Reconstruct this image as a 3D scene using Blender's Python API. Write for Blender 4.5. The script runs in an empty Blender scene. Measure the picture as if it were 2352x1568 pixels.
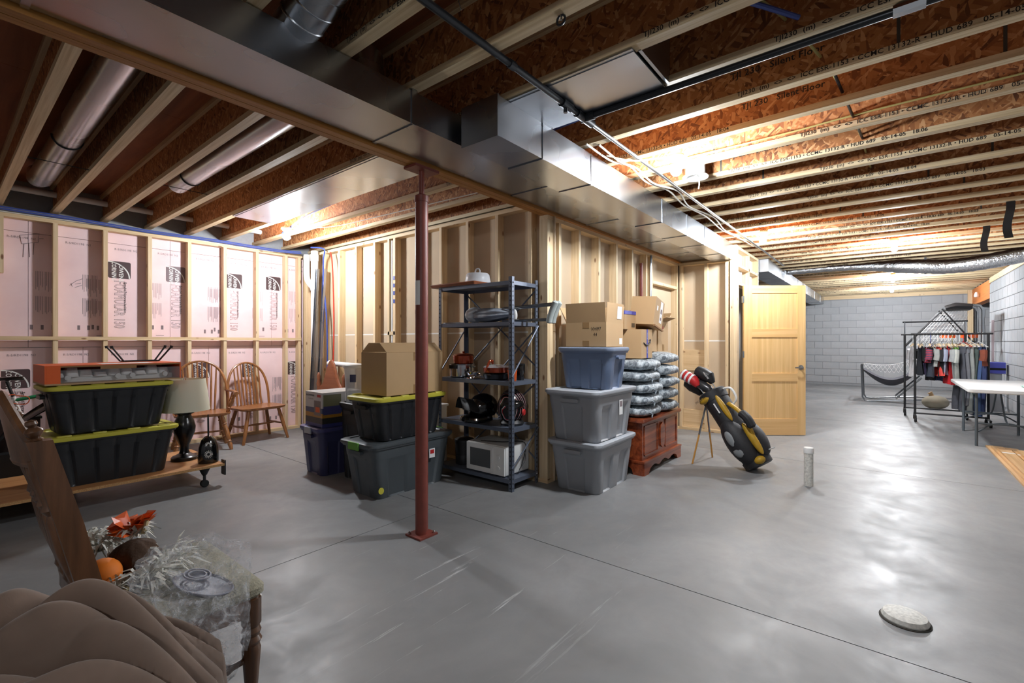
import bpy, bmesh, math, random
from mathutils import Vector, Matrix, Euler, noise as mnoise
random.seed(7)
SC = bpy.context.scene
COL = SC.collection
# ------------------------------------------------------------------ camera
H, F_PX, CX, HZ = 1.28, 1070.0, 1176.0, 784.0
HEAD = math.radians(38.8)
cam_d = bpy.data.cameras.new('camera')
cam = bpy.data.objects.new('camera', cam_d); COL.objects.link(cam)
cam_d.sensor_width = 36.0; cam_d.lens = 36.0 * F_PX / 2352.0
cam_d.clip_start = 0.05; cam_d.clip_end = 100
cam.location = (0, 0, H); cam.rotation_euler = (math.radians(90), 0, HEAD - math.radians(90))
SC.camera = cam
# ------------------------------------------------------------------ world, exposure
wd = bpy.data.worlds.new('world'); SC.world = wd; wd.use_nodes = True
wd.node_tree.nodes['Background'].inputs[0].default_value = (0.9, 0.95, 1.0, 1)
wd.node_tree.nodes['Background'].inputs[1].default_value = 0.05
SC.view_settings.view_transform = 'Standard'; SC.view_settings.look = 'None'
SC.view_settings.gamma = 1.0; SC.view_settings.use_curve_mapping = False
SC.view_settings.exposure = 0.72
SC.cycles.max_bounces = 7; SC.cycles.diffuse_bounces = 4; SC.cycles.glossy_bounces = 3; SC.cycles.transmission_bounces = 5; SC.cycles.caustics_reflective = False; SC.cycles.caustics_refractive = False
BULB_W = 165.0      # watts of light from a bare bulb
BULBS = [  # x, y, z, label
    (2.63, 5.55, 2.52, 'lit bare bulb in white lampholder beside the foam board wall', 1.25),
    (3.38, 1.19, 2.53, 'lit bare bulb nearest the long metal duct', 1.25),
    (6.42, 1.19, 2.53, 'lit bare bulb in front of the framing above the maple door', 1.2),
    (8.05, -0.08, 2.53, 'lit bare bulb just before the sagging silver flexible duct', 1.5),
    (12.1, -0.10, 2.53, 'lit bare bulb above the black basketball game frame', 1.9),
    (14.7, -0.10, 2.50, 'farthest lit bare bulb close to the grey block wall', 1.5),
    (-1.3, -0.3, 2.53, 'lit bulb added out of view behind the viewer to fill the foreground', 0.55),  # added fill lamp out of view, brightens the foreground
]
# ------------------------------------------------------------------ photo pixel -> place
FV = Vector((math.cos(HEAD), math.sin(HEAD), 0)); RV = Vector((math.sin(HEAD), -math.cos(HEAD), 0)); UV = Vector((0, 0, 1))
C0 = Vector((0, 0, H))
def ray(px, py): return FV + RV * ((px - CX) / F_PX) + UV * ((HZ - py) / F_PX)
def onz(px, py, z=0.0): r = ray(px, py); return C0 + r * ((z - H) / r.z)
def onx(px, py, x): r = ray(px, py); return C0 + r * (x / r.x)
def ony(px, py, y): r = ray(px, py); return C0 + r * (y / r.y)
def ond(px, py, d): return C0 + ray(px, py) * d
# ------------------------------------------------------------------ materials
def nt(name):
    m = bpy.data.materials.new(name); m.use_nodes = True
    t = m.node_tree; b = t.nodes['Principled BSDF']
    return m, t, b
def lin(c):
    return tuple(((v / 255.0) / 12.92 if v / 255.0 <= 0.04045 else ((v / 255.0 + 0.055) / 1.055) ** 2.4) for v in c) + (1.0,)
def nd(t, kind, **kw):
    n = t.nodes.new(kind)
    for k, v in kw.items():
        if k in n.inputs.keys(): n.inputs[k].default_value = v
        else: setattr(n, k, v)
    return n
def coords(t, scale=(1, 1, 1), kind='Object', rot=(0, 0, 0)):
    tc = nd(t, 'ShaderNodeTexCoord'); mp = nd(t, 'ShaderNodeMapping')
    mp.inputs['Scale'].default_value = scale; mp.inputs['Rotation'].default_value = rot
    t.links.new(tc.outputs[kind], mp.inputs['Vector']); return mp.outputs['Vector']
def ramp(t, fac, stops):
    r = nd(t, 'ShaderNodeValToRGB'); cr = r.color_ramp
    while len(cr.elements) > 1: cr.elements.remove(cr.elements[-1])
    cr.elements[0].position = stops[0][0]; cr.elements[0].color = stops[0][1]
    for p, c in stops[1:]:
        e = cr.elements.new(p); e.color = c
    t.links.new(fac, r.inputs['Fac']); return r.outputs['Color']
def mix(t, fac, a, b, mode='MIX'):
    m = nd(t, 'ShaderNodeMix'); m.data_type = 'RGBA'; m.blend_type = mode
    for sock, v in ((0, fac), (6, a), (7, b)):
        if hasattr(v, 'is_output'): t.links.new(v, m.inputs[sock])
        else: m.inputs[sock].default_value = v
    return m.outputs[2]
def noise(t, vec, scale, detail=3, rough=0.55, dist=0.0):
    n = nd(t, 'ShaderNodeTexNoise'); n.inputs['Scale'].default_value = scale; n.inputs['Detail'].default_value = detail
    n.inputs['Roughness'].default_value = rough; n.inputs['Distortion'].default_value = dist
    t.links.new(vec, n.inputs['Vector']); return n.outputs['Fac']
def bump(t, b, h, strength=0.2, dist=0.01):
    bp = nd(t, 'ShaderNodeBump'); bp.inputs['Strength'].default_value = strength; bp.inputs['Distance'].default_value = dist
    t.links.new(h, bp.inputs['Height']); t.links.new(bp.outputs['Normal'], b.inputs['Normal'])
def mat(name, c, rough=0.5, metal=0.0, var=0.0, vs=8.0, bmp=0.0, bs=60.0, coat=0.0, trans=0.0, c2=None, sheen=0.0):
    m, t, b = nt(name)
    b.inputs['Base Color'].default_value = lin(c); b.inputs['Roughness'].default_value = rough; b.inputs['Metallic'].default_value = metal
    if coat: b.inputs['Coat Weight'].default_value = coat; b.inputs['Coat Roughness'].default_value = 0.1
    if trans: b.inputs['Transmission Weight'].default_value = trans
    if sheen: b.inputs['Sheen Weight'].default_value = sheen
    if var or bmp:
        v = coords(t)
    if var:
        lo = tuple(x * (1 - var) for x in lin(c)[:3]) + (1,); hi = tuple(min(1, x * (1 + var)) for x in lin(c2 or c)[:3]) + (1,)
        t.links.new(ramp(t, noise(t, v, vs, 4), [(0.3, lo), (0.7, hi)]), b.inputs['Base Color'])
    if bmp: bump(t, b, noise(t, v, bs, 3), bmp)
    return m
def wood(name, c1, c2, axis=2, rough=0.6, knots=0.0, fine=40.0, long=1.5, coat=0.0, spread=(0.35, 0.68), tint=0.0):
    m, t, b = nt(name)
    s = [fine, fine, fine]; s[axis] = long
    v = coords(t, tuple(s))
    f = noise(t, v, 1.0, 5, 0.6, 0.6)
    col = ramp(t, f, [(spread[0], lin(c1)), (spread[1], lin(c2))])
    oi = nd(t, 'ShaderNodeObjectInfo')
    if tint:
        hs = nd(t, 'ShaderNodeHueSaturation'); mr = nd(t, 'ShaderNodeMapRange')
        mr.inputs['To Min'].default_value = 1 - tint; mr.inputs['To Max'].default_value = 1 + tint
        t.links.new(oi.outputs['Random'], mr.inputs['Value']); t.links.new(mr.outputs['Result'], hs.inputs['Value'])
        t.links.new(col, hs.inputs['Color']); col = hs.outputs['Color']
    if knots:
        s2 = [11.0, 11.0, 11.0]; s2[axis] = 4.5
        v2 = coords(t, tuple(s2)); vo = nd(t, 'ShaderNodeTexVoronoi'); vo.inputs['Scale'].default_value = 1.0; vo.inputs['Randomness'].default_value = 1.0
        t.links.new(v2, vo.inputs['Vector'])
        kf = ramp(t, vo.outputs['Distance'], [(0.0, (1, 1, 1, 1)), (0.09, (0.8, 0.8, 0.8, 1)), (0.15, (0, 0, 0, 1))])
        col = mix(t, kf, col, lin((120, 72, 38)))
    t.links.new(col, b.inputs['Base Color']); b.inputs['Roughness'].default_value = rough
    if coat: b.inputs['Coat Weight'].default_value = coat; b.inputs['Coat Roughness'].default_value = 0.15
    bump(t, b, f, 0.12, 0.004)
    return m
def emis(name, c, s):
    m, t, b = nt(name); b.inputs['Base Color'].default_value = lin(c)
    b.inputs['Emission Color'].default_value = lin(c); b.inputs['Emission Strength'].default_value = s
    return m
M = {}
def concrete():
    m, t, b = nt('concrete floor'); v = coords(t)
    n1 = noise(t, v, 0.55, 5, 0.6, 0.8); n2 = noise(t, v, 3.2, 6, 0.65, 0.4); n3 = noise(t, v, 60, 4, 0.7)
    c = ramp(t, n1, [(0.3, lin((108, 109, 110))), (0.48, lin((131, 132, 133))), (0.7, lin((152, 153, 154)))])
    c = mix(t, ramp(t, n2, [(0.35, (0.0, 0, 0, 1)), (0.75, (0.55, .55, .55, 1))]), c, lin((120, 121, 122)))
    c = mix(t, ramp(t, n3, [(0.66, (0, 0, 0, 1)), (0.74, (0.5, .5, .5, 1))]), c, lin((108, 108, 108)))
    # white chalky scuffs
    v2 = coords(t, (0.35, 5.5, 1), rot=(0, 0, math.radians(-8))); s = noise(t, v2, 2.2, 6, 0.7, 0.6)
    g = nd(t, 'ShaderNodeTexGradient'); g.gradient_type = 'SPHERICAL'
    v3 = coords(t, (0.75, 1.0, 1)); mpn = v3.node; mpn.inputs['Location'].default_value = (-2.0 * .75, -1.75, 0)
    t.links.new(v3, g.inputs['Vector'])
    msk = nd(t, 'ShaderNodeMath'); msk.operation = 'MULTIPLY'
    t.links.new(ramp(t, s, [(0.6, (0, 0, 0, 1)), (0.68, (1, 1, 1, 1))]), msk.inputs[0])
    t.links.new(ramp(t, g.outputs['Fac'], [(0.1, (0, 0, 0, 1)), (0.45, (.75, .75, .75, 1))]), msk.inputs[1])
    c = mix(t, msk.outputs[0], c, lin((212, 213, 214)))
    t.links.new(c, b.inputs['Base Color'])
    rr = ramp(t, n2, [(0.3, (0.36, .36, .36, 1)), (0.7, (0.58, .58, .58, 1))]); t.links.new(rr, b.inputs['Roughness'])
    bump(t, b, n3, 0.06, 0.004); return m
M['concrete'] = concrete()
def osb(name, cols, rough=0.75):
    m, t, b = nt(name)
    tc = nd(t, 'ShaderNodeTexCoord'); oi = nd(t, 'ShaderNodeObjectInfo')
    sc = nd(t, 'ShaderNodeVectorMath'); sc.operation = 'SCALE'; sc.inputs[0].default_value = (3.1, 7.7, 5.3); t.links.new(oi.outputs['Random'], sc.inputs['Scale'])
    ad = nd(t, 'ShaderNodeVectorMath'); ad.operation = 'ADD'; t.links.new(tc.outputs['Object'], ad.inputs[0]); t.links.new(sc.outputs[0], ad.inputs[1])
    def flakes(rx, s):
        mp = nd(t, 'ShaderNodeMapping'); mp.vector_type = 'TEXTURE'; mp.inputs['Rotation'].default_value = (rx, 0, 0); mp.inputs['Scale'].default_value = s
        t.links.new(ad.outputs[0], mp.inputs['Vector'])
        vo = nd(t, 'ShaderNodeTexVoronoi'); vo.inputs['Scale'].default_value = 1.0; t.links.new(mp.outputs['Vector'], vo.inputs['Vector'])
        sp = nd(t, 'ShaderNodeSeparateColor'); t.links.new(vo.outputs['Color'], sp.inputs['Color']); return sp
    f1 = flakes(.55, (.2, .075, .016)); f2 = flakes(-.75, (.2, .06, .014)); f3 = flakes(1.5, (.2, .05, .018))
    r1 = ramp(t, f2.outputs['Green'], [(.55, (0, 0, 0, 1)), (.56, (1, 1, 1, 1))]); r2 = ramp(t, f3.outputs['Green'], [(.72, (0, 0, 0, 1)), (.73, (1, 1, 1, 1))])
    v = mix(t, r2, mix(t, r1, f1.outputs['Red'], f2.outputs['Red']), f3.outputs['Red'])
    c = ramp(t, v, [(0.0, lin(cols[0])), (0.3, lin(cols[1])), (0.75, lin(cols[2])), (1.0, lin(cols[3]))])
    t.links.new(c, b.inputs['Base Color']); b.inputs['Roughness'].default_value = rough
    return m
M['osb'] = osb('strand board', [(108, 64, 36), (158, 100, 56), (178, 120, 72), (206, 156, 108)])
M['ply'] = wood('plywood sheathing', (120, 66, 34), (160, 92, 50), 1, 0.7, fine=9, long=0.8)
M['flange'] = wood('pale laminated flange', (192, 166, 126), (224, 204, 168), 1, 0.6, fine=60, long=1.2, tint=0.06)
M['stud'] = wood('spruce framing', (208, 180, 140), (230, 208, 172), 2, 0.62, knots=1, fine=45, long=1.1, tint=0.08)
M['plate'] = wood('spruce plate along', (206, 176, 134), (228, 204, 166), 0, 0.62, knots=1, fine=45, long=1.1)
M['platey'] = wood('spruce plate across', (206, 176, 134), (228, 204, 166), 1, 0.62, knots=1, fine=45, long=1.1)
M['beam'] = wood('laminated beam', (150, 96, 38), (184, 126, 60), 0, 0.55, fine=40, long=0.5, coat=0.1)
M['orangebeam'] = wood('orange header', (196, 112, 52), (220, 136, 70), 0, 0.6, fine=20, long=0.6)
def galv():
    m, t, b = nt('galvanised sheet'); v = coords(t)
    vo = nd(t, 'ShaderNodeTexVoronoi'); vo.inputs['Scale'].default_value = 55; t.links.new(v, vo.inputs['Vector'])
    n1 = noise(t, v, 1.6, 2, 0.5, 0.2)
    c = ramp(t, n1, [(0.3, lin((168, 172, 178))), (0.7, lin((190, 194, 200)))])
    t.links.new(c, b.inputs['Base Color']); b.inputs['Metallic'].default_value = 1.0
    r = ramp(t, n1, [(0.3, (0.24, .24, .24, 1)), (0.7, (0.32, .32, .32, 1))]); t.links.new(r, b.inputs['Roughness'])
    n2 = noise(t, coords(t, (1.2, 1.2, 1.2)), 1.3, 0); bump(t, b, n2, 0.25, 0.05); return m
M['galv'] = galv()
M['foam'] = mat('pink foam board', (238, 206, 209), 0.55, var=0.05, vs=2.2, c2=(240, 214, 216))
M['paper'] = mat('drywall paper', (196, 176, 150), 0.8, var=0.05, vs=3.0)
M['tape'] = mat('white joint tape', (226, 224, 220), 0.7)
M['block'] = mat('concrete block', (166, 168, 171), 0.9, var=0.10, vs=1.6, bmp=0.25, bs=160)
M['mortar'] = mat('mortar', (148, 150, 153), 0.95, var=0.06, vs=20)
M['dark'] = mat('dark void', (24, 22, 20), 0.9)
M['dirt'] = mat('joint dirt', (70, 66, 60), 0.95)
M['ink'] = mat('black ink', (38, 33, 30), 0.7)
M['inkbrown'] = mat('brown black ink', (74, 54, 56), 0.6)
M['inkgrey'] = mat('grey ink', (128, 112, 116), 0.7)
M['white'] = mat('white plastic', (232, 232, 230), 0.4)
M['whitepaint'] = mat('dirty white plastic', (214, 213, 206), 0.55, var=0.25, vs=60)
M['blackpl'] = mat('black ribbed plastic', (34, 35, 38), 0.38, bmp=0.05, bs=120)
M['yellow'] = mat('yellow plastic lid', (196, 188, 66), 0.42)
M['greytote'] = mat('grey plastic tote', (146, 149, 154), 0.42, var=0.04, vs=3)
M['greylid'] = mat('pale grey lid', (170, 175, 182), 0.4)
M['bluetote'] = mat('slate blue tote', (100, 116, 144), 0.4)
M['bluelid'] = mat('slate blue lid', (128, 142, 166), 0.4)
M['darktote'] = mat('charcoal tote', (76, 82, 86), 0.42)
M['navy'] = mat('navy tote', (58, 58, 92), 0.4)
M['navylid'] = mat('navy lid', (70, 70, 118), 0.38)
M['green'] = mat('green clip', (104, 160, 66), 0.5)
M['card'] = mat('cardboard', (184, 152, 112), 0.8, var=0.05, vs=2.5)
M['cardin'] = mat('cardboard inside', (150, 112, 74), 0.85, var=0.05, vs=3)
M['ctape'] = mat('brown parcel tape', (150, 118, 80), 0.3)
M['label'] = mat('paper label', (232, 232, 232), 0.6)
M['bluetape'] = mat('blue printed tape', (70, 76, 170), 0.4)
M['cedar'] = wood('red cedar', (104, 42, 22), (168, 84, 46), 0, 0.35, knots=0.6, fine=22, long=1.3, coat=0.3)
M['oak'] = wood('honey oak', (134, 84, 44), (172, 116, 68), 2, 0.4, fine=40, long=2, coat=0.25)
M['walnut'] = wood('dark stained chair wood', (74, 48, 30), (110, 74, 48), 2, 0.35, fine=30, long=2, coat=0.35)
M['headb'] = wood('brown headboard', (126, 72, 46), (150, 90, 60), 0, 0.45, fine=20, long=1.5)
M['maple'] = wood('maple door', (214, 172, 112), (230, 192, 136), 2, 0.4, fine=26, long=0.8, coat=0.15)
M['maplex'] = wood('maple rail', (212, 168, 108), (228, 188, 132), 0, 0.4, fine=26, long=0.8, coat=0.15)
M['plyboard'] = wood('birch plywood', (178, 124, 76), (204, 152, 102), 0, 0.5, fine=14, long=1.2)
M['plyedge'] = wood('plywood edge', (158, 110, 64), (206, 166, 112), 2, 0.6, fine=200, long=200)
M['shelfmetal'] = mat('slate steel', (104, 112, 128), 0.38, metal=0.35)
M['steel'] = mat('polished steel', (200, 202, 206), 0.15, metal=1.0)
M['satin'] = mat('satin steel tube', (150, 154, 158), 0.3, metal=1.0)
M['chrome'] = mat('chrome', (225, 226, 230), 0.08, metal=1.0)
M['copper'] = mat('copper enamel', (166, 68, 36), 0.18, metal=0.55, coat=0.5)
M['darkpan'] = mat('dark cookware', (62, 62, 64), 0.3, metal=0.5)
M['redcol'] = mat('red oxide column', (126, 62, 52), 0.45, var=0.12, vs=14)
M['gaspipe'] = mat('black iron pipe', (44, 46, 50), 0.32, metal=0.5)
M['black'] = mat('matte black', (26, 26, 28), 0.5)
M['gloss'] = mat('gloss black', (14, 14, 15), 0.12, coat=0.5)
M['rubber'] = mat('rubber', (30, 30, 30), 0.8)
M['pexblue'] = mat('blue tubing', (66, 84, 158), 0.4)
M['pexred'] = mat('red tubing', (196, 66, 48), 0.4)
M['cable'] = mat('white cable', (226, 222, 212), 0.45)
M['ycable'] = mat('yellow cable', (176, 166, 106), 0.45)
M['pvc'] = mat('white pipe', (230, 232, 232), 0.35)
M['shade'] = mat('cream linen shade', (212, 208, 188), 0.8, bmp=0.1, bs=300)
def clear(name, c, rough, lo, hi):
    m, t, b = nt(name); b.inputs['Base Color'].default_value = lin(c); b.inputs['Roughness'].default_value = rough
    tr = nd(t, 'ShaderNodeBsdfTransparent'); ms = nd(t, 'ShaderNodeMixShader'); fr = nd(t, 'ShaderNodeLayerWeight'); fr.inputs['Blend'].default_value = 0.35
    t.links.new(ramp(t, fr.outputs['Facing'], [(0.0, (lo, lo, lo, 1)), (1.0, (hi, hi, hi, 1))]), ms.inputs[0]); t.links.new(tr.outputs[0], ms.inputs[1]); t.links.new(b.outputs[0], ms.inputs[2])
    t.links.new(ms.outputs[0], t.nodes['Material Output'].inputs['Surface']); return m
M['glass'] = clear('clear plastic', (235, 238, 242), 0.1, .12, .6)
M['film'] = clear('window film', (235, 238, 240), 0.1, .06, .4)
M['frost'] = clear('frosted plastic', (222, 226, 232), 0.3, .55, .9)
M['orange'] = mat('orange', (226, 96, 34), 0.45)
M['red'] = mat('red', (186, 38, 40), 0.5)
M['bulb'] = emis('lit bulb', (246, 250, 255), 60.0)
M['porcelain'] = mat('porcelain', (236, 234, 228), 0.3)
M['foil'] = mat('crinkled foil', (196, 198, 202), 0.22, metal=1.0, bmp=0.9, bs=45)
M['styro'] = mat('grey white moulded foam', (206, 206, 204), 0.7)
def camo():
    m, t, b = nt('grey camouflage fabric'); v = coords(t)
    n1 = noise(t, v, 16, 4, 0.6, 1.5); n2 = noise(t, coords(t, (1, 1, 1), rot=(1, 2, 3)), 26, 3, 0.6, 1.0)
    c = ramp(t, n1, [(0.36, lin((92, 100, 108))), (0.45, lin((142, 152, 160))), (0.56, lin((182, 192, 198))), (0.68, lin((208, 214, 218)))])
    c = mix(t, ramp(t, n2, [(0.58, (0, 0, 0, 1)), (0.66, (1, 1, 1, 1))]), c, lin((112, 120, 128)))
    t.links.new(c, b.inputs['Base Color']); b.inputs['Roughness'].default_value = 0.6
    bump(t, b, n1, 0.3, 0.01); return m
M['camo'] = camo()
# ------------------------------------------------------------------ mesh builder
class MB:
    def __init__(s): s.v = []; s.f = []; s.m = []; s.M = Matrix.Identity(4); s.mi = 0
    def at(s, loc=(0, 0, 0), rot=(0, 0, 0), sc=(1, 1, 1)):
        s.M = Matrix.LocRotScale(Vector(loc), Euler(rot), Vector(sc)); return s
    def add(s, vs, fs):
        k = len(s.v); s.v += [tuple(s.M @ Vector(p)) for p in vs]
        s.f += [tuple(k + i for i in f) for f in fs]; s.m += [s.mi] * len(fs); return s
    def box(s, x0, x1, y0, y1, z0, z1):
        return s.add([(x0, y0, z0), (x1, y0, z0), (x1, y1, z0), (x0, y1, z0), (x0, y0, z1), (x1, y0, z1), (x1, y1, z1), (x0, y1, z1)],
                     [(3, 2, 1, 0), (4, 5, 6, 7), (0, 1, 5, 4), (1, 2, 6, 5), (2, 3, 7, 6), (3, 0, 4, 7)])
    def cbox(s, c, d): return s.box(c[0] - d[0] / 2, c[0] + d[0] / 2, c[1] - d[1] / 2, c[1] + d[1] / 2, c[2] - d[2] / 2, c[2] + d[2] / 2)
    def loft(s, rings, cap0=True, cap1=True, closed=False):
        n = len(rings[0]); vs = [p for r in rings for p in r]; fs = []
        R = len(rings)
        for i in range(R if closed else R - 1):
            a, b = i * n, ((i + 1) % R) * n
            for j in range(n):
                k = (j + 1) % n; fs.append((a + j, a + k, b + k, b + j))
        if not closed:
            if cap0: fs.append(tuple(range(n - 1, -1, -1)))
            if cap1: fs.append(tuple((R - 1) * n + j for j in range(n)))
        return s.add(vs, fs)
    def tube(s, pts, r, n=8, closed=False, caps=True):
        P = [Vector(p) for p in pts]; N = len(P); rs = r if isinstance(r, (list, tuple)) else [r] * N
        rings = []; up = None
        for i in range(N):
            a = P[i - 1] if (i > 0 or closed) else P[i]; b = P[(i + 1) % N] if (i < N - 1 or closed) else P[i]
            t = (b - a).normalized()
            if up is None: up = Vector((0, 0, 1)) if abs(t.z) < 0.9 else Vector((1, 0, 0))
            u = t.cross(up)
            if u.length < 1e-6: u = t.cross(Vector((0.3, 1, 0.2)))
            u.normalize(); w = u.cross(t).normalized(); up = w
            rings.append([tuple(P[i] + (u * math.cos(q) + w * math.sin(q)) * rs[i]) for q in [2 * math.pi * k / n for k in range(n)]])
        return s.loft(rings, caps, caps, closed)
    def cyl(s, p0, p1, r0, r1=None, n=12): return s.tube([p0, p1], [r0, r0 if r1 is None else r1], n)
    def lathe(s, prof, n=20, cap=True):
        return s.loft([[(r * math.cos(2 * math.pi * k / n), r * math.sin(2 * math.pi * k / n), z) for k in range(n)] for r, z in prof], cap, cap)
    def prism(s, pts, z0, z1):   # outline in xy, extruded in z (apply .at for other axes)
        n = len(pts)
        return s.loft([[(p[0], p[1], z0) for p in pts], [(p[0], p[1], z1) for p in pts]])
    def grid(s, fn, nu, nv, wrapu=False):
        vs = [fn(i / (nu if wrapu else nu - 1), j / (nv - 1)) for j in range(nv) for i in range(nu)]
        fs = [(j * nu + i, j * nu + (i + 1) % nu, (j + 1) * nu + (i + 1) % nu, (j + 1) * nu + i) for j in range(nv - 1) for i in range(nu if wrapu else nu - 1)]
        return s.add(vs, fs)
    def sphere(s, c, r, nu=16, nv=10):
        r = r if isinstance(r, (tuple, list)) else (r, r, r)
        prof = [(math.sin(math.pi * j / nv), -math.cos(math.pi * j / nv)) for j in range(nv + 1)]
        return s.loft([[(c[0] + r[0] * max(q, 1e-3) * math.cos(2 * math.pi * k / nu), c[1] + r[1] * max(q, 1e-3) * math.sin(2 * math.pi * k / nu), c[2] + r[2] * z) for k in range(nu)] for q, z in prof])
    def mesh(s, name, ang=35):
        me = bpy.data.meshes.new(name); me.from_pydata(s.v, [], s.f)
        me.polygons.foreach_set('material_index', s.m); me.validate(); me.update()
        if ang:
            me.polygons.foreach_set('use_smooth', [True] * len(me.polygons)); me.set_sharp_from_angle(angle=math.radians(ang))
        return me
def rrect(L, W, r, z, n=5, side=1):
    pts = []
    for cx, cy, a0 in ((L / 2 - r, W / 2 - r, 0), (-L / 2 + r, W / 2 - r, 90), (-L / 2 + r, -W / 2 + r, 180), (L / 2 - r, -W / 2 + r, 270)):
        for k in range(n + 1):
            a = math.radians(a0 + 90 * k / n); pts.append((cx + r * math.cos(a), cy + r * math.sin(a), z))
    if side > 1:
        out = []
        for i, p in enumerate(pts):
            out.append(p); q = pts[(i + 1) % len(pts)]
            if (i + 1) % (n + 1) == 0:
                for k in range(1, side): out.append(tuple(p[j] + (q[j] - p[j]) * k / side for j in range(3)))
        pts = out
    return pts
def _mesh(src, name, ms):
    me = src.mesh(name) if isinstance(src, MB) else src
    if ms is not None and not len(me.materials):
        for m_ in (ms if isinstance(ms, (list, tuple)) else [ms]): me.materials.append(M[m_] if isinstance(m_, str) else m_)
    return me
def thing(name, label, cat, loc=(0, 0, 0), rotz=0.0, group=None, rot=None):
    o = bpy.data.objects.new(name, None); COL.objects.link(o); o.empty_display_size = 0.1
    o.location = loc; o.rotation_euler = rot if rot else (0, 0, rotz); o['label'] = label; o['category'] = cat
    if group: o['group'] = group
    return o
def struct(name, src=None, ms=None):
    o = bpy.data.objects.new(name, _mesh(src, name, ms) if src is not None else None); COL.objects.link(o); o['kind'] = 'structure'; return o
def part(name, src, ms, parent, world=False, loc=None, rot=None):
    o = bpy.data.objects.new(name, _mesh(src, name, ms)); COL.objects.link(o); o.parent = parent
    if world:
        p = parent; a = Vector()
        while p: a += p.location; p = p.parent
        o.location = -a
    if loc is not None: o.location = loc
    if rot is not None: o.rotation_euler = rot
    return o
def solo(name, src, ms, label, cat, loc=(0, 0, 0), rotz=0.0, group=None, rot=None):
    o = bpy.data.objects.new(name, _mesh(src, name, ms)); COL.objects.link(o)
    o.location = loc; o.rotation_euler = rot if rot else (0, 0, rotz); o['label'] = label; o['category'] = cat
    if group: o['group'] = group
    return o
def kids(o): return [c for c in bpy.data.objects if c.parent == o]
def dup(root, loc, rotz=None, label=None, group=None, parent=None):
    r = root.copy(); COL.objects.link(r); r.parent = parent
    if loc is not None: r.location = loc
    if rotz is not None: r.rotation_euler = (0, 0, rotz)
    if label: r['label'] = label
    if group: r['group'] = group
    for ch in list(root.children): dup(ch, None, parent=r)
    return r
_tc = {}
def text_mesh(body, size, outline=0.0, sx=1.0, bold=0.0):
    k = (body, size, outline, sx, bold)
    if k in _tc: return _tc[k]
    cu = bpy.data.curves.new('lettering', 'FONT'); cu.body = body; cu.size = size; cu.align_x = 'LEFT'; cu.align_y = 'BOTTOM'; cu.resolution_u = 2
    cu.space_character = 1.05; cu.offset = bold
    if outline: cu.fill_mode = 'NONE'; cu.bevel_depth = outline; cu.bevel_resolution = 0
    o = bpy.data.objects.new('tmp', cu); COL.objects.link(o); bpy.context.view_layer.update()
    me = bpy.data.meshes.new_from_object(o.evaluated_get(bpy.context.evaluated_depsgraph_get()))
    bpy.data.objects.remove(o)
    if sx != 1.0: me.transform(Matrix.Diagonal((sx, 1, 1, 1)))
    me.materials.clear(); _tc[k] = me; return me
def letter(name, body, size, m, parent, origin, xdir, ydir, world=True, outline=0.0, sx=1.0, bold=0.0):
    me = text_mesh(body, size, outline, sx, bold)
    if not len(me.materials): me.materials.append(M[m])
    elif me.materials[0] != M[m]:
        me = me.copy(); me.materials[0] = M[m]
    o = bpy.data.objects.new(name, me); COL.objects.link(o); o.parent = parent
    x = Vector(xdir).normalized(); y = Vector(ydir).normalized(); z = x.cross(y)
    p = Vector(origin)
    if world:
        q = parent; a = Vector()
        while q: a += q.location; q = q.parent
        p = p - a
    o.matrix_local = Matrix((x.to_4d(), y.to_4d(), z.to_4d(), (0, 0, 0, 1))).transposed() if False else Matrix(((x.x, y.x, z.x, p.x), (x.y, y.y, z.y, p.y), (x.z, y.z, z.z, p.z), (0, 0, 0, 1)))
    return o
def smoothpath(pts, n=6):
    P = [Vector(p) for p in pts]; out = []
    for i in range(len(P) - 1):
        a = P[max(i - 1, 0)]; b = P[i]; c = P[i + 1]; d = P[min(i + 2, len(P) - 1)]
        for k in range(n):
            t = k / n
            out.append(0.5 * ((2 * b) + (c - a) * t + (2 * a - 5 * b + 4 * c - d) * t * t + (3 * b - a - 3 * c + d) * t ** 3))
    out.append(P[-1]); return out
PI = math.pi
# ================================================================== STRUCTURE
XB, YR, YL, YF, XM = 16.8, -1.71, 6.90, 2.38, 3.56     # back wall, right wall, foam face, wall under beam, drywall of middle wall
X0, Y1 = -3.2, 7.0
ZJ = 2.63                                              # underside of joists
# ---- floor: slabs divided by sawn joints
fl = struct('floor', MB().box(X0 - .1, XB + .2, -6.2, Y1 + .1, -0.12, -0.02), 'dirt')
JX = [X0, 2.44, 5.83, 9.2, 13.0, XB + .05]; JY = [-6.0, -1.9, 2.72, Y1 + .05]
for i in range(len(JX) - 1):
    for j in range(len(JY) - 1):
        part('slab', MB().box(JX[i] + .003, JX[i + 1] - .003, JY[j] + .003, JY[j + 1] - .003, -0.08, 0.0), 'concrete', fl)
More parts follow.
